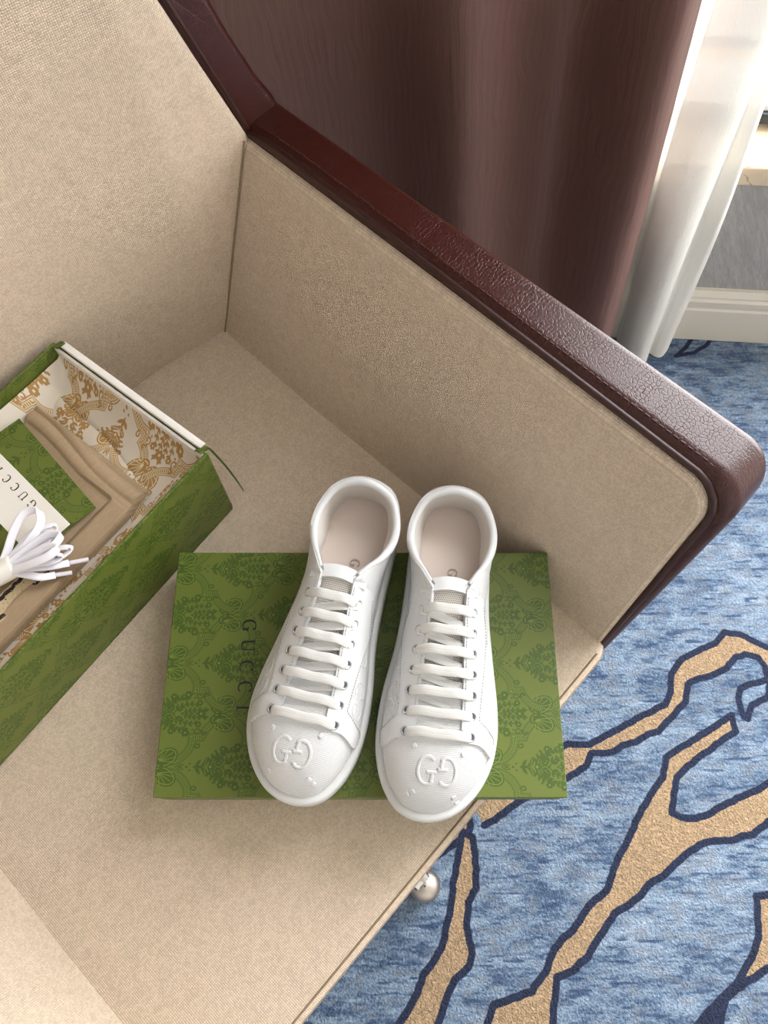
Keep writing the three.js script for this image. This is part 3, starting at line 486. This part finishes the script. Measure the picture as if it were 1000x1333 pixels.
// ---------------------------------------------------------------- open shoe box (x along its length, z from near wall to far wall)
const BOX = { pos: [-0.1484, SEAT + 0.001, -0.2878], turn: R(-127.2) };
const inBox = (name, label, category, grp) => group(name, label, category, BOX.pos, BOX.turn, grp);
const BL = 0.325, BD = 0.184, BH = 0.117;
{
  const g = inBox('shoe_box', 'open green damask shoe box holding tissue, cloth bag and cards', 'shoe box'), t = 0.0028;
  const wall = (geo, name = 'wall_panel', m = M.greenPaper) => mesh(name, boxUV(geo), m, g);
  wall(box(BL, 0.003, BD, BL / 2, 0.0015, BD / 2, 0.001), 'bottom_panel');
  wall(box(BL, BH - 0.003, t, BL / 2, BH / 2 + 0.0015, t / 2, 0.0009));
  wall(box(BL, BH - 0.003, t, BL / 2, BH / 2 + 0.0015, BD - t / 2, 0.0009));
  wall(box(t, BH - 0.003, BD - 2 * t, BL - t / 2, BH / 2 + 0.0015, BD / 2, 0.0009));
  wall(box(t, BH - 0.006, BD - 2 * t, t / 2 + 0.001, BH / 2, BD / 2, 0.0009), 'wall_panel', M.whiteBoard);
  // white-lined end flap, folded over the short wall and leaning a little outwards
  const flap = mesh('end_flap', merge([
    slab(1, 8, (u, v) => [lerp(0.0055, -0.0006, v), lerp(0.06, BH + 0.0005, v), lerp(0.004, BD - 0.007, 1 - u)], 0.0012),
    slab(1, 3, (u, v) => [lerp(-0.0006, -0.0062, v), BH + 0.0005 + 0.0005 * Math.sin(Math.PI * v), lerp(0.008, BD - 0.009, 1 - u)], 0.0012)]), M.whiteBoard, g);
  flap.userData.label = 'white inner end flap';
  mesh('glue_tab', slab(6, 10, (u, v) => [lerp(-0.0055, -0.018, v) - 0.0015 * Math.sin(Math.PI * v), lerp(BH - 0.001, 0.010, v), lerp(0, 0.006, 1 - u) * (1 - v * 0.96) - 0.0005], 0.001), M.greenInside, g);
  mesh('outer_paper', boxUV(box(0.001, BH - 0.006, BD - 0.002, -0.0004, BH / 2, BD / 2, 0.0004)), M.greenPaper, g);
  // folded paper corners
  for (const z of [0.0065, BD - 0.0065]) mesh('corner_fold', slab(4, 4, (u, v) => [lerp(-0.0045, 0.004, u), BH + 0.0012 - 0.004 * v * v, z + (u - 0.5) * 0.002 + (v - 0.5) * 0.008], 0.0012), M.greenPaper, g);
}
{ // tissue paper, in creased sheets
  const g = inBox('tissue_paper', 'gold-patterned white tissue paper lining the open shoe box', 'tissue paper');
  const cr = (x, z, s) => 0.0035 * (vnoise(x * 30 + s, z * 30, 64, 64, 7) - 0.5) + 0.002 * (vnoise(x * 90, z * 70 + s, 64, 64, 8) - 0.5);
  const uvT = (k) => (u, v, p) => [p[0] * Math.cos(k) + p[2] * Math.sin(k) + k, -p[0] * Math.sin(k) + p[2] * Math.cos(k)];
  mesh('sheet', slab(90, 60, (u, v) => { const x = lerp(0.004, BL - 0.004, u), z = lerp(BD - 0.005, 0.004, v); const edge = Math.min(x, z, BD - z, BL - x); return [x, 0.0795 + cr(x, z, 0) + 0.026 * Math.exp(-Math.max(0, edge - 0.004) / 0.009), z]; }, 0.0004, uvT(0.1)), M.tissue, g);
  mesh('sheet', slab(60, 40, (u, v) => { const z = lerp(0.178, 0.03, v), e = lerp(0.026, 0.047, v), x = lerp(e + 0.002 * Math.sin(v * 9), 0.2, u); return [x, 0.0855 + cr(x, z, 3) - 0.010 * sstep(0.0, 0.35, u), z]; }, 0.0004, uvT(-0.12)), M.tissue, g);
  // strip turned up along the near wall
  mesh('sheet', slab(90, 10, (u, v) => { const x = lerp(0.03, 0.31, u), w = vnoise(x * 60, 2, 64, 64, 9) - 0.5; return [x, lerp(0.088, 0.112, v) + 0.006 * w * v, lerp(0.022, 0.0045, v ** 0.7) + 0.004 * w * v]; }, 0.0004, uvT(0.6)), M.tissue, g);
  // plain reverse turned up along the far wall
  mesh('sheet', slab(60, 8, (u, v) => { const x = lerp(0.012, 0.31, u), w = vnoise(x * 40, 5, 64, 64, 19) - 0.5; return [x, lerp(0.094, 0.086, v), lerp(0.1795, 0.171, v) + 0.004 * w]; }, 0.0004, uvT(0)), M.tissueBack, g);
}
{ // cloth bag: folded flat, two soft folds along one edge and a turned hem along the other
  const g = inBox('dust_bag', 'folded beige cotton cloth bag lying on tissue inside the shoe box', 'cloth bag');
  const ridge = (d, r) => Math.max(0, 1 - (d / r) ** 2) ** 0.5;
  const hgt = (x, z) => {
    const bend = 0.007 * sstep(0.07, 0.16, z) , x1 = 0.0585 - bend + 0.0045 * Math.sin(z * 30), x2 = 0.070 - bend + 0.003 * Math.sin(z * 26 + 1);
    let y = 0.0905; y = Math.max(x < x2 ? 0.086 : y, 0.0875 + 0.0065 * ridge(x - x1, 0.0075), 0.0885 + 0.0048 * ridge(x - x2, 0.007));
    if (x > 0.074) { const hem = z < 0.05 ? 0.0035 * Math.min(1, Math.sqrt(clamp((0.05 - z) / 0.004))) : 0; y = 0.0905 + hem + 0.0008 * (vnoise(x * 60, z * 60, 64, 64, 4) - 0.5); }
    return y;
  };
  mesh('folded_cloth', slab(260, 110, (u, v) => {
    const x = lerp(0.049, 0.318, u), z = lerp(0.168 - 0.008 * (x < 0.062 ? 0 : sstep(0.062, 0.08, x)), 0.031 - 0.003 * sstep(0.06, 0.08, x), v), e = Math.min(1, u * 130, v * 55, (1 - v) * 55), d = Math.sqrt(clamp(1 - (1 - e) ** 2));
    return [x, lerp(0.0842, hgt(x, z), d), z];
  }, 0.003, (u, v, p) => [p[2], p[0]]), M.cotton, g);
  const tr = mesh('ribbon', slab(60, 2, (u, v) => { const x = lerp(0.148, 0.3, u); return [x, 0.0938 + 0.0006 * Math.sin(u * 20), lerp(0.058, 0.040, v) + 0.002 * Math.sin(u * 4)]; }, 0.001, (u, v, p) => [p[0], v]), M.trim, g);
  tr.userData.label = 'cream ribbon with black printed edges';
}
const CARD = { turn: R(8.5) };
function flat(g, name, x0, x1, z0, z1, y0, y1, mat) { return mesh(name, boxUV(box(x1 - x0, y1 - y0, z1 - z0, (x0 + x1) / 2, (y0 + y1) / 2, (z0 + z1) / 2, 0.0004)), mat, g); }
{ // card frame: origin at the corner nearest the box end, x and z as the box but turned by the way the cards lie
  const o = V([0.0885, 0, 0.0505]).applyAxisAngle(new THREE.Vector3(0, 1, 0), BOX.turn), pos = [BOX.pos[0] + o.x, BOX.pos[1], BOX.pos[2] + o.z], turn = BOX.turn + R(-9.6);
  const g = group('paper_envelope', 'green damask paper envelope lying on the cloth bag in the shoe box', 'envelope', pos, turn);
  flat(g, 'sleeve', 0, 0.115, 0, 0.116, 0.0965, 0.0980, M.greenPaper);
  flat(g, 'flap', 0.06, 0.1145, 0.0005, 0.1155, 0.0980, 0.0984, M.greenPaper);
  const c = group('paper_card', 'white card with black lettering resting across the green envelope', 'card', pos, turn + R(4));
  flat(c, 'sheet', 0.024, 0.063, 0.003, 0.118, 0.0986, 0.0994, M.cardWhite);
  letters('GUCCI', 0.0072, 0.0114, 0.0002, c, M.blackInk, basis([0, 0, 1], [1, 0, 0], [0.0345, 0.0994, 0.0405]));
}
{ // spare laces: flat loops held by a paper band
  const g = inBox('lace_bundle', 'bundle of spare white shoelaces tied with a paper band, beside the white card', 'shoelaces');
  const W0 = new THREE.Vector3(0.172, 0.1035, 0.066), up = new THREE.Vector3(0, 1, 0);
  const loops = [[-0.052, 0.006, 0.021, 0.013], [-0.050, -0.012, 0.014, 0.008], [-0.048, -0.022, 0.013, 0.011], [-0.046, -0.030, 0.010, 0.005], [-0.040, -0.026, 0.010, 0.015], [-0.034, -0.034, 0.009, 0.002], [-0.044, -0.002, 0.011, 0.002], [0.045, 0.012, 0.012, 0.006], [0.05, 0.028, 0.012, 0.010], [0.042, 0.036, 0.010, 0.003], [0.052, 0.020, 0.010, 0.002]];
  loops.forEach(([dx, dz, open, hy], i) => {
    const d = new THREE.Vector3(dx, 0, dz), n = new THREE.Vector3(-dz, 0, dx).normalize(), off = n.clone().multiplyScalar((i % 5 - 2) * 0.0016).setY((i % 3) * 0.002 - 0.001);
    const at = (t, s, y) => W0.clone().add(off).addScaledVector(d, t).addScaledVector(n, s * open * 0.5).setY(W0.y + off.y * 1 + y);
    const pts = new THREE.CatmullRomCurve3([at(-0.1, 0.05, 0), at(0.18, 0.3, hy * 0.3), at(0.6, 0.9, hy * 0.8), at(0.88, 0.75, hy), at(1, 0, hy * 1.05), at(0.88, -0.75, hy), at(0.6, -0.8, hy * 0.7), at(0.18, -0.3, hy * 0.2), at(-0.1, -0.05, 0)]).getPoints(44);
    mesh('loop', sweep(pts, 0.0011, 0.0034, (k, t) => up.clone().multiplyScalar(0.45).addScaledVector(n, (i % 2 ? 1 : -1) * (0.6 + 0.3 * Math.sin(i * 2.1))).normalize(), 12, false, 0.7), M.spareLace, g);
  });
  for (const [p, q] of [[[0.146, 0.1055, 0.037], [0.1245, 0.0975, 0.0225]], [[0.158, 0.1045, 0.038], [0.1405, 0.0965, 0.0255]]]) {
    const a = V(p), b = V(q), m = a.clone().lerp(b, 0.45);
    mesh('lace_end', sweep(new THREE.CatmullRomCurve3([W0.clone(), a.clone().lerp(W0, 0.4), a, m]).getPoints(20), 0.0032, 0.0011, null, 10, false, 0.7), M.spareLace, g);
    mesh('aglet', sweep(new THREE.CatmullRomCurve3([m, m.clone().lerp(b, 0.5), b]).getPoints(8), 0.0019, 0.0014, null, 10), M.plastic, g);
  }
  const ax = new THREE.Vector3(-0.046, 0, -0.018).normalize();
  mesh('paper_band', sweep([...Array(8)].map((_, i) => W0.clone().addScaledVector(ax, lerp(-0.010, 0.0085, i / 7))), 0.0098, 0.0088, null, 28), M.cardWhite, g);
}

// ---------------------------------------------------------------- sneakers (x to the outer side, y up, z from heel to toe), built as a left one
const SL = 0.264;
function shoeParts() {
  const out = curve([[0, 0, 0.0005], [0.022, 0, 0.006], [0.0335, 0, 0.026], [0.0360, 0, 0.06], [0.0375, 0, 0.10], [0.0425, 0, 0.14], [0.0475, 0, 0.175], [0.0485, 0, 0.198], [0.0445, 0, 0.221], [0.033, 0, 0.243], [0.015, 0, 0.259], [-0.006, 0, 0.264], [-0.024, 0, 0.2585], [-0.037, 0, 0.243], [-0.0445, 0, 0.221], [-0.0465, 0, 0.198], [-0.0445, 0, 0.17], [-0.0375, 0, 0.13], [-0.0345, 0, 0.09], [-0.0335, 0, 0.055], [-0.031, 0, 0.026], [-0.0205, 0, 0.006]], true);
  const N = 240, ring = (inset) => { const p = out.getSpacedPoints(N).slice(0, N), r = []; for (let i = 0; i < N; i++) { const a = p[(i + N - 1) % N], b = p[(i + 1) % N], t = b.clone().sub(a).normalize(); r.push(p[i].clone().add(new THREE.Vector3(-t.z, 0, t.x).multiplyScalar(inset))); } return r; }; // inset > 0 is inwards
  { const t = ring(0.005), c = ring(0); if (Math.abs(t[40].x) > Math.abs(c[40].x)) throw new Error('inset runs outwards'); }
  const G = {};
  // outsole: cup with a rounded foot and lip
  const prof = [[0.005, 0.0], [0.0015, 0.0008], [0.0004, 0.003], [0.0002, 0.012], [0.0, 0.022], [0.0008, 0.0250], [0.0022, 0.0266], [0.0052, 0.0270], [0.013, 0.024]], rings = prof.map(([i]) => ring(i));
  G.outsole = grid(N, prof.length - 1, (u, v) => { const k = Math.round(v * (prof.length - 1)), p = rings[k][(N - Math.round(u * N)) % N]; return [p.x, prof[k][1] + 0.004 * sstep(0.225, 0.264, p.z) * (k < 4 ? 1 - k * 0.1 : 0.5), p.z]; }, (u, v, p) => [u * 0.7, v * 0.04]);
  const foot = ring(0.0058), latR = foot.filter((p) => p.x >= 0 && p.z > 0.003 && p.z < 0.2605), h0 = 0.0255;
  const sideAt = (z, s) => { let best = 0; for (let i = 0; i < N; i++) { const a = foot[i], b = foot[(i + 1) % N]; if ((a.z - z) * (b.z - z) <= 0 && a.z !== b.z) { const x = lerp(a.x, b.x, (z - a.z) / (b.z - a.z)); if (s > 0 ? x > best || best === 0 : x < best || best === 0) best = best === 0 ? x : s > 0 ? Math.max(best, x) : Math.min(best, x); } } return best; };
  const zEnd = Math.max(...foot.map((p) => p.z)) - 0.00005, table = [...Array(401)].map((_, i) => { const z = zEnd * (1 - (1 - i / 400) ** 2); return [z, sideAt(z, -1), sideAt(z, 1)]; });
  const wid = (z) => { const i = clamp(1 - Math.sqrt(clamp(1 - z / zEnd)), 0, 0.99999) * 400, k = Math.floor(i), f = i - k, a = table[k], b = table[k + 1]; return [lerp(a[1], b[1], f), lerp(a[2], b[2], f)]; };
  const crest = curve([[0, 0.0905, 0.07], [0, 0.0895, 0.085], [0, 0.0865, 0.10], [0, 0.0775, 0.13], [0, 0.0685, 0.16], [0, 0.0605, 0.185]]).getPoints(100);
  const H = (z) => { if (z > 0.184) return h0 + 0.0355 * Math.max(0, 1 - clamp((z - 0.18) / (zEnd - 0.18)) ** 2.3) ** 0.6; for (let i = 1; i < crest.length; i++) if (crest[i].z >= z) return lerp(crest[i - 1].y, crest[i].y, clamp((z - crest[i - 1].z) / (crest[i].z - crest[i - 1].z))); return 0.0605; };
  const P = 2.35, cen = (z) => { const [a, b] = wid(z); return lerp(0, (a + b) / 2, sstep(0.19, 0.25, z)); };
  const F = (z, th, s, off = 0) => { const [a, b] = wid(z), c = cen(z), w = s > 0 ? b - c : a - c, cx = Math.cos(th), sy = Math.sin(th), x = c + w * cx ** (2 / P), y = h0 + (H(z) - h0) * sy ** (2 / P), l = Math.hypot(cx / Math.abs(w || 1e-6), sy / Math.max(1e-4, H(z) - h0)) || 1; return [x + off * Math.sign(s) * cx / Math.abs(w || 1e-6) / l, y + off * sy / Math.max(1e-4, H(z) - h0) / l, z]; };
  const yAt = (x, z) => { const [a, b] = wid(z), c = cen(z), w = x > c ? b - c : c - a, r = clamp(Math.abs(x - c) / Math.max(w, 1e-5)); return h0 + (H(z) - h0) * Math.max(0, 1 - r ** P) ** (1 / P); };
  const thAt = (x, z) => { const [a, b] = wid(z), c = cen(z), w = x > c ? b - c : c - a; return Math.acos(clamp(Math.abs(x - c) / w) ** (P / 2)); };
  // toe box / vamp
  G.vamp = grid(72, 60, (u, v) => { const z = lerp(0.165, zEnd - 0.00002, 1 - (1 - v) ** 2), t = u * Math.PI; return t < Math.PI / 2 ? F(z, t, 1) : F(z, Math.PI - t, -1); }, (u, v, p) => [p[0] * 1.15, p[2] * 1.05]);
  // tongue
  const gap = (z) => lerp(0.0118, 0.0165, sstep(0.10, 0.2, z)), zTop = 0.093;
  G.tongue = slab(24, 60, (u, v) => { const z = lerp(0.2, zTop + 0.003, v), x = lerp(-0.024, 0.024, u), top = sstep(0.112, 0.09, z); return [x * (1 - 0.15 * top), yAt(x * 0.75, z) - 0.0035 + 0.001 * top - 0.1 * x * x * 30, z]; }, 0.003, (u, v, p) => [p[0], p[2]]);
  G.tongue_binding = slab(24, 8, (u, v) => { const z = lerp(0.1015, 0.0905, v) + 0.0012 * Math.cos(u * 2 * Math.PI), x = lerp(-0.0222, 0.0222, u); return [x, yAt(x * 0.75, 0.097) - 0.0010 - 0.001 * v * v * 2 - 1.6 * x * x, z]; }, 0.0045);
  G.tongue_label = slab(2, 2, (u, v) => { const z = lerp(0.158, 0.136, v), x = lerp(-0.0065, 0.0065, u); return [x, yAt(0, z) - 0.0026, z]; }, 0.0006);
  // quarters: columns j from the front edge back to the collar, then round the heel; s from the sole to the top line
  const zB = 0.100, frontZ = (s) => 0.2135 - 0.006 * sstep(0.25, 0.75, s) - 0.009 * sstep(0.86, 1, s);
  const TOP = curve([[0.0122, 0.0868, 0.100], [0.0205, 0.0815, 0.0865], [0.0285, 0.0735, 0.073], [0.0335, 0.0680, 0.056], [0.0325, 0.0672, 0.038], [0.0225, 0.0715, 0.0195], [0, 0.0765, 0.0125], [-0.0225, 0.0715, 0.0195], [-0.0325, 0.0672, 0.038], [-0.0340, 0.0680, 0.056], [-0.0290, 0.0735, 0.073], [-0.0205, 0.0815, 0.0865], [-0.0122, 0.0868, 0.100]]);
  const heelFoot = (() => { const i0 = foot.reduce((b, p, i) => (p.x > 0 && Math.abs(p.z - zB) < Math.abs(foot[b].z - zB) ? i : b), foot.findIndex((p) => p.x > 0)), list = []; const rot = foot.map((_, k) => foot[(i0 - k + N) % N]); for (const p of rot) { list.push(p.clone()); if (p.x < 0 && p.z > zB) break; } list[0] = new THREE.Vector3(wid(zB)[1], 0, zB); list[list.length - 1] = new THREE.Vector3(wid(zB)[0], 0, zB); return new THREE.CatmullRomCurve3(list); })();
  const thB = thAt(0.0122, zB);
  function Q(k, s, off = 0) { // k in 0..1: 0..0.3 lateral quarter, 0.3..0.7 heel, 0.7..1 medial quarter
    if (k <= 0.3 || k >= 0.7) {
      const sg = k <= 0.3 ? 1 : -1, j = sg > 0 ? k / 0.3 : (1 - k) / 0.3, z = lerp(frontZ(s), zB, j), th = s * thAt(sg * gap(z), z);
      return F(z, th, sg, off);
    }
    const t = (k - 0.3) / 0.4, B = heelFoot.getPointAt(t), T = TOP.getPointAt(t), th = s * thB, f = (1 - Math.cos(th) ** (2 / P)) / (1 - Math.cos(thB) ** (2 / P)), g = (Math.sin(th) / Math.sin(thB)) ** (2 / P);
    const tg = heelFoot.getTangentAt(t), n = new THREE.Vector3(tg.z, 0, -tg.x); if (n.dot(B.clone().sub(new THREE.Vector3(0, 0, 0.06))) < 0) n.negate();
    const e = sstep(0, 0.25, t) * sstep(1, 0.75, t), b = 0.0035 * e * Math.sin(Math.PI * Math.min(1, s * 1.05)) + off * Math.cos(s * 0.9), f2 = lerp(f, f ** 1.35, e);
    return [lerp(B.x, T.x, f2) + n.x * b, h0 + (T.y - h0) * lerp(g, s ** 0.92, e * 0.75) + off * Math.sin(s * 0.9) * 0.8, lerp(B.z, T.z, f2) + n.z * b];
  }
  const Qn = (k, s) => { const e = 0.004, a = V(Q(Math.max(0, k - e), s)), b = V(Q(Math.min(1, k + e), s)), c = V(Q(k, Math.max(0, s - e))), d = V(Q(k, Math.min(1, s + e))), n = b.sub(a).cross(d.sub(c)).normalize(); const p = V(Q(k, s)); if (n.dot(p.clone().sub(new THREE.Vector3(0, 0.03, p.z < 0.08 ? 0.08 : p.z))) < 0) n.negate(); return n; };
  G.quarter = slab(220, 30, (u, v) => Q(u, v, 0.0012), 0.0022, (u, v, p) => [u * 0.62, p[1] + Math.abs(p[0]) * 0.6]);
  // eyestays: smooth strips along the throat that sweep down to the sole in front
  const sFor = (k, x) => { const sg = k <= 0.3 ? 1 : -1, j = sg > 0 ? k / 0.3 : (1 - k) / 0.3, z = lerp(frontZ(0.9), zB, j); return clamp(thAt(sg * x, z) / thAt(sg * gap(z), z)); };
  const inner = (j) => sstep(0.085, 0.165, j);
  G.eyestay = [1, -1].map((sg) => {
    const K = (j) => (sg > 0 ? j * 0.3 : 1 - j * 0.3);
    const s0 = (j) => sFor(K(j), 0.0302 - 0.004 * sstep(0.7, 1, j)) * inner(j);
    const g = slab(70, 22, (u, v) => { const j = (sg > 0 ? u : 1 - u) * 1.0; return Q(K(j), lerp(s0(j), 1, v), 0.0024); }, 0.0016, (u, v, p) => [p[2], p[0]]);
    const edge = [...Array(60)].map((_, i) => { const j = lerp(0.03, 0.97, i / 59); return V(Q(K(j), Math.min(0.97, s0(j) + 0.035), 0.0027)); });
    const edge2 = [...Array(50)].map((_, i) => { const j = lerp(0.1, 0.97, i / 49); return V(Q(K(j), 0.965, 0.0027)); });
    return { g, st: merge([dashes(edge, 0.0014, 0.0009, 0.00035, 0.0003, () => new THREE.Vector3(0, 1, 0)), dashes(edge2, 0.0014, 0.0009, 0.00035, 0.0003, () => new THREE.Vector3(0, 1, 0))]) };
  });
  // heel tab
  G.heel_tab = slab(60, 16, (u, v) => Q(lerp(0.385, 0.615, u), lerp(0.42, 1.0, v), 0.0028), 0.0018, (u, v, p) => [u * 0.1, p[1]]);
  // collar roll, lining, insole
  const tl = TOP.getSpacedPoints(120), ctr = new THREE.Vector3(0, 0, 0.06);
  G.collar = sweep(tl.slice(3, -3).map((p) => { const d = ctr.clone().sub(p).setY(0).normalize(); return p.clone().addScaledVector(d, 0.0012).add(new THREE.Vector3(0, -0.0012, 0)); }), (t) => 0.0034 * (0.45 + 0.55 * sstep(0, 0.2, t) * sstep(1, 0.8, t)), (t) => 0.0036 * (0.45 + 0.55 * sstep(0, 0.2, t) * sstep(1, 0.8, t)), null, 14);
  const inn = (t) => { const b = heelFoot.getPointAt(t), d = ctr.clone().sub(b).setY(0).normalize(); return b.clone().addScaledVector(d, 0.0045); };
  G.lining = grid(100, 14, (u, v) => { const t = 1 - u, T = TOP.getPointAt(t), B = inn(t), d = ctr.clone().sub(T).setY(0).normalize(), top = T.clone().addScaledVector(d, 0.0035); const k = v; return [lerp(B.x, top.x, k ** 1.5), lerp(0.031, T.y - 0.001, k), lerp(B.z, top.z, k ** 1.5)]; });
  { const sh = new THREE.Shape(ring(0.0085).map((p) => new THREE.Vector2(p.x, p.z)).filter((p) => p.y < 0.2)); G.insole = new THREE.ExtrudeGeometry(sh, { depth: 0.004, bevelEnabled: true, bevelThickness: 0.001, bevelSize: 0.001, bevelSegments: 2 }).rotateX(Math.PI / 2).translate(0, 0.0335, 0); }
  // eyelets and laces
  G.eyelets = []; G.holes = []; G.laces = []; G.cross = [];
  const up = new THREE.Vector3(0, 1, 0), zs = [...Array(7)].map((_, i) => lerp(0.1145, 0.2030, i / 6)), ex = (z) => gap(z) + 0.0078;
  for (const z of zs) {
    const pair = [1, -1].map((sg) => { const x = sg * ex(z), p = new THREE.Vector3(x, yAt(x, z) + 0.0026, z), a = new THREE.Vector3(x - 0.003, yAt(x - 0.003, z), z), b = new THREE.Vector3(x + 0.003, yAt(x + 0.003, z), z), n = new THREE.Vector3(-(b.y - a.y), b.x - a.x, 0.0017).normalize(); return { p, n }; });
    for (const { p, n } of pair) { const q = new THREE.Quaternion().setFromUnitVectors(new THREE.Vector3(0, 0, 1), n); G.eyelets.push(new THREE.TorusGeometry(0.0031, 0.0008, 8, 22).applyQuaternion(q).translate(p.x, p.y + 0.0002, p.z)); G.holes.push(new THREE.CylinderGeometry(0.0029, 0.0029, 0.001, 18).rotateX(Math.PI / 2).applyQuaternion(q).translate(p.x, p.y - 0.0002, p.z)); }  // solid dark disc in each ring, coloured as the shade in the opening
    const [A, B] = pair, e0 = A.p.clone().addScaledVector(A.n, -0.0012).add(new THREE.Vector3(0.0005, 0, 0.0)), e1 = B.p.clone().addScaledVector(B.n, -0.0012).add(new THREE.Vector3(-0.0005, 0, 0)), g0 = gap(z), sag = 0.0004;
    const pts = [e0, A.p.clone().addScaledVector(A.n, 0.0017).add(new THREE.Vector3(-0.0026, 0, 0)), new THREE.Vector3(g0 * 0.85, yAt(g0 * 0.85, z) + 0.0046, z + 0.0003), new THREE.Vector3(0, lerp(yAt(g0, z), yAt(0, z), 0.75) + 0.0046 - sag, z + 0.0005), new THREE.Vector3(-g0 * 0.85, yAt(-g0 * 0.85, z) + 0.0046, z - 0.0003), B.p.clone().addScaledVector(B.n, 0.0017).add(new THREE.Vector3(0.0026, 0, 0)), e1];
    G.laces.push(sweep(new THREE.CatmullRomCurve3(pts).getPoints(36), (t) => 0.0037 - 0.0012 * Math.exp(-Math.min(t, 1 - t) * 22), 0.0011, (i, t) => { const n = A.n.clone().lerp(B.n, t); return n; }, 14, false, 0.75));
  }
  for (let i = 0; i < 6; i++) {
    const z0 = zs[i], z1 = zs[i + 1], a = ex(z0) * -1, b = ex(z1);
    const pts = [...Array(14)].map((_, k) => { const t = k / 13, x = lerp(a, b, t), z = lerp(z0 + 0.001, z1 - 0.001, t); return new THREE.Vector3(x, yAt(x * 0.8, z) - 0.0008 - 1.2 * x * x, z); });
    G.cross.push(sweep(pts, 0.0036, 0.0008, null, 12, false, 0.75));
  }
  // raised interlocking monogram and lozenges on the toe
  const pen = (list, onto, r, hgt, n = 40) => { const c = new THREE.CatmullRomCurve3(list.map(([x, y]) => new THREE.Vector3(x, y, 0)), false, 'centripetal').getPoints(n), q = c.map((p) => onto(p.x, p.y)); return sweep(q.map((o) => o.p), r, hgt, (i) => q[i].n, 10, false, 0.8); };
  const gPts = (() => { const l = []; for (let k = 0; k <= 22; k++) { const a = R(48 + k * (300 - 48 + 12) / 22); l.push([0.62 * Math.cos(a), Math.sin(a)]); } return l; })();
  function monogram(onto, S, r, h, mir = 1, sy = 0.8) { // two letters face to face, the second turned half round
    const gs = []; for (const t of [0, 1]) { const m = ([x, y]) => { const X = -0.66 + x, Y = y; return t ? [-X * S * mir, -Y * S * sy] : [X * S * mir, Y * S * sy]; };
      gs.push(pen(gPts.map(m), onto, r, h), pen([[-0.02, -0.12], [0.3, -0.12], [0.62, -0.12]].map(m), onto, r, h, 10), pen([[0.36, -0.14], [0.36, -0.5], [0.30, -0.82]].map(m), onto, r, h, 10)); }
    return merge(gs);
  }
  const toe = (cx, cz) => (x, y) => { const X = cx + x, Z = cz - y, e = 0.001, yy = yAt(X, Z), n = new THREE.Vector3(-(yAt(X + e, Z) - yAt(X - e, Z)) / (2 * e), 1, -(yAt(X, Z + e) - yAt(X, Z - e)) / (2 * e)).normalize(); return { p: new THREE.Vector3(X, yy + 0.0001, Z), n }; };
  G.monogram = (cx, mir) => monogram(toe(cx, 0.2285), 0.0110, 0.0013, 0.0007, mir, 0.86);
  G.lozenges = (cx) => merge([[-0.018, 0.016], [0.0185, 0.0135], [-0.0165, -0.0155], [0.0145, -0.0165], [-0.0205, -0.0175], [0.0175, -0.0195]].map(([x, y]) => { const o = toe(cx, 0.2285)(x, y), q = new THREE.Quaternion().setFromUnitVectors(up, o.n); return new RoundedBoxGeometry(0.0036, 0.0020, 0.0036, 2, 0.0007).rotateY(0.5).applyQuaternion(q).translate(o.p.x, o.p.y, o.p.z); }));
  const onQ = (k0, s0) => (x, y) => { const k = k0 + x * 2.6, s = clamp(s0 + y * 17, 0.02, 0.97); return { p: V(Q(k, s, 0.0011)), n: Qn(k, s) }; };
  G.sideMark = merge([[0.085, 0.40], [0.19, 0.42], [0.915, 0.40], [0.81, 0.42]].map(([k, s]) => monogram(onQ(k, s), 0.011, 0.0009, 0.0006)));
  return G;
}

{
  const G = shoeParts();
  const make = (label, side, pos, turn) => {
    const g = group('sneaker', label, 'shoe', pos, turn, 'pair of white sneakers'), k = (q) => (side > 0 ? q : flip(q)), part = (n, geo, m, parent = g) => mesh(n, k(geo), m, parent), cx = 0.0015;
    part('outsole', G.outsole, M.sole);
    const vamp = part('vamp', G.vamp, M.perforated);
    part('emblem', G.monogram(cx, side), M.emboss, vamp); part('lozenges', G.lozenges(cx), M.emboss, vamp);
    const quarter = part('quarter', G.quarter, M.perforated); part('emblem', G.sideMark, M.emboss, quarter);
    for (const e of G.eyestay) { const q = part('eyestay', e.g, M.whiteLeather); part('stitching', e.st, M.stitch, q); }
    part('heel_tab', G.heel_tab, M.whiteLeather); part('collar', G.collar, M.whiteLeather); part('lining', G.lining, M.lining);
    const ins = part('insole', G.insole, M.insole); ins.userData.label = 'pinkish beige insole';
    letters('GUCCI', 0.0078, 0.0125, 0.0003, ins, M.insoleInk, basis([0, 0, 1], [1, 0, 0], [0.004, 0.0350, 0.070]));
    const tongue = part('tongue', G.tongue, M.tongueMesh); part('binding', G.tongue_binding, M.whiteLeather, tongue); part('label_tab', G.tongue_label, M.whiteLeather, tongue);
    for (let i = 0; i < G.eyelets.length; i++) { const e = part('eyelet', G.eyelets[i], M.eyelet); part('hole', G.holes[i], M.eyeletShade, e); }
    for (const l of G.cross) part('lace', l, M.lace); for (const l of G.laces) part('lace', l, M.lace);
  };
  make('right-hand white leather sneaker, nearer the armrest, toe pointing straight out over the lid edge', 1, [0.0578, LIDTOP + 0.0002, -0.2667], R(-5.6));
  make('left-hand white leather sneaker, nearer the open box, toe turned towards the dark lettering', -1, [-0.013, LIDTOP + 0.0002, -0.274], R(-14));
}

renderer.render(scene, camera);
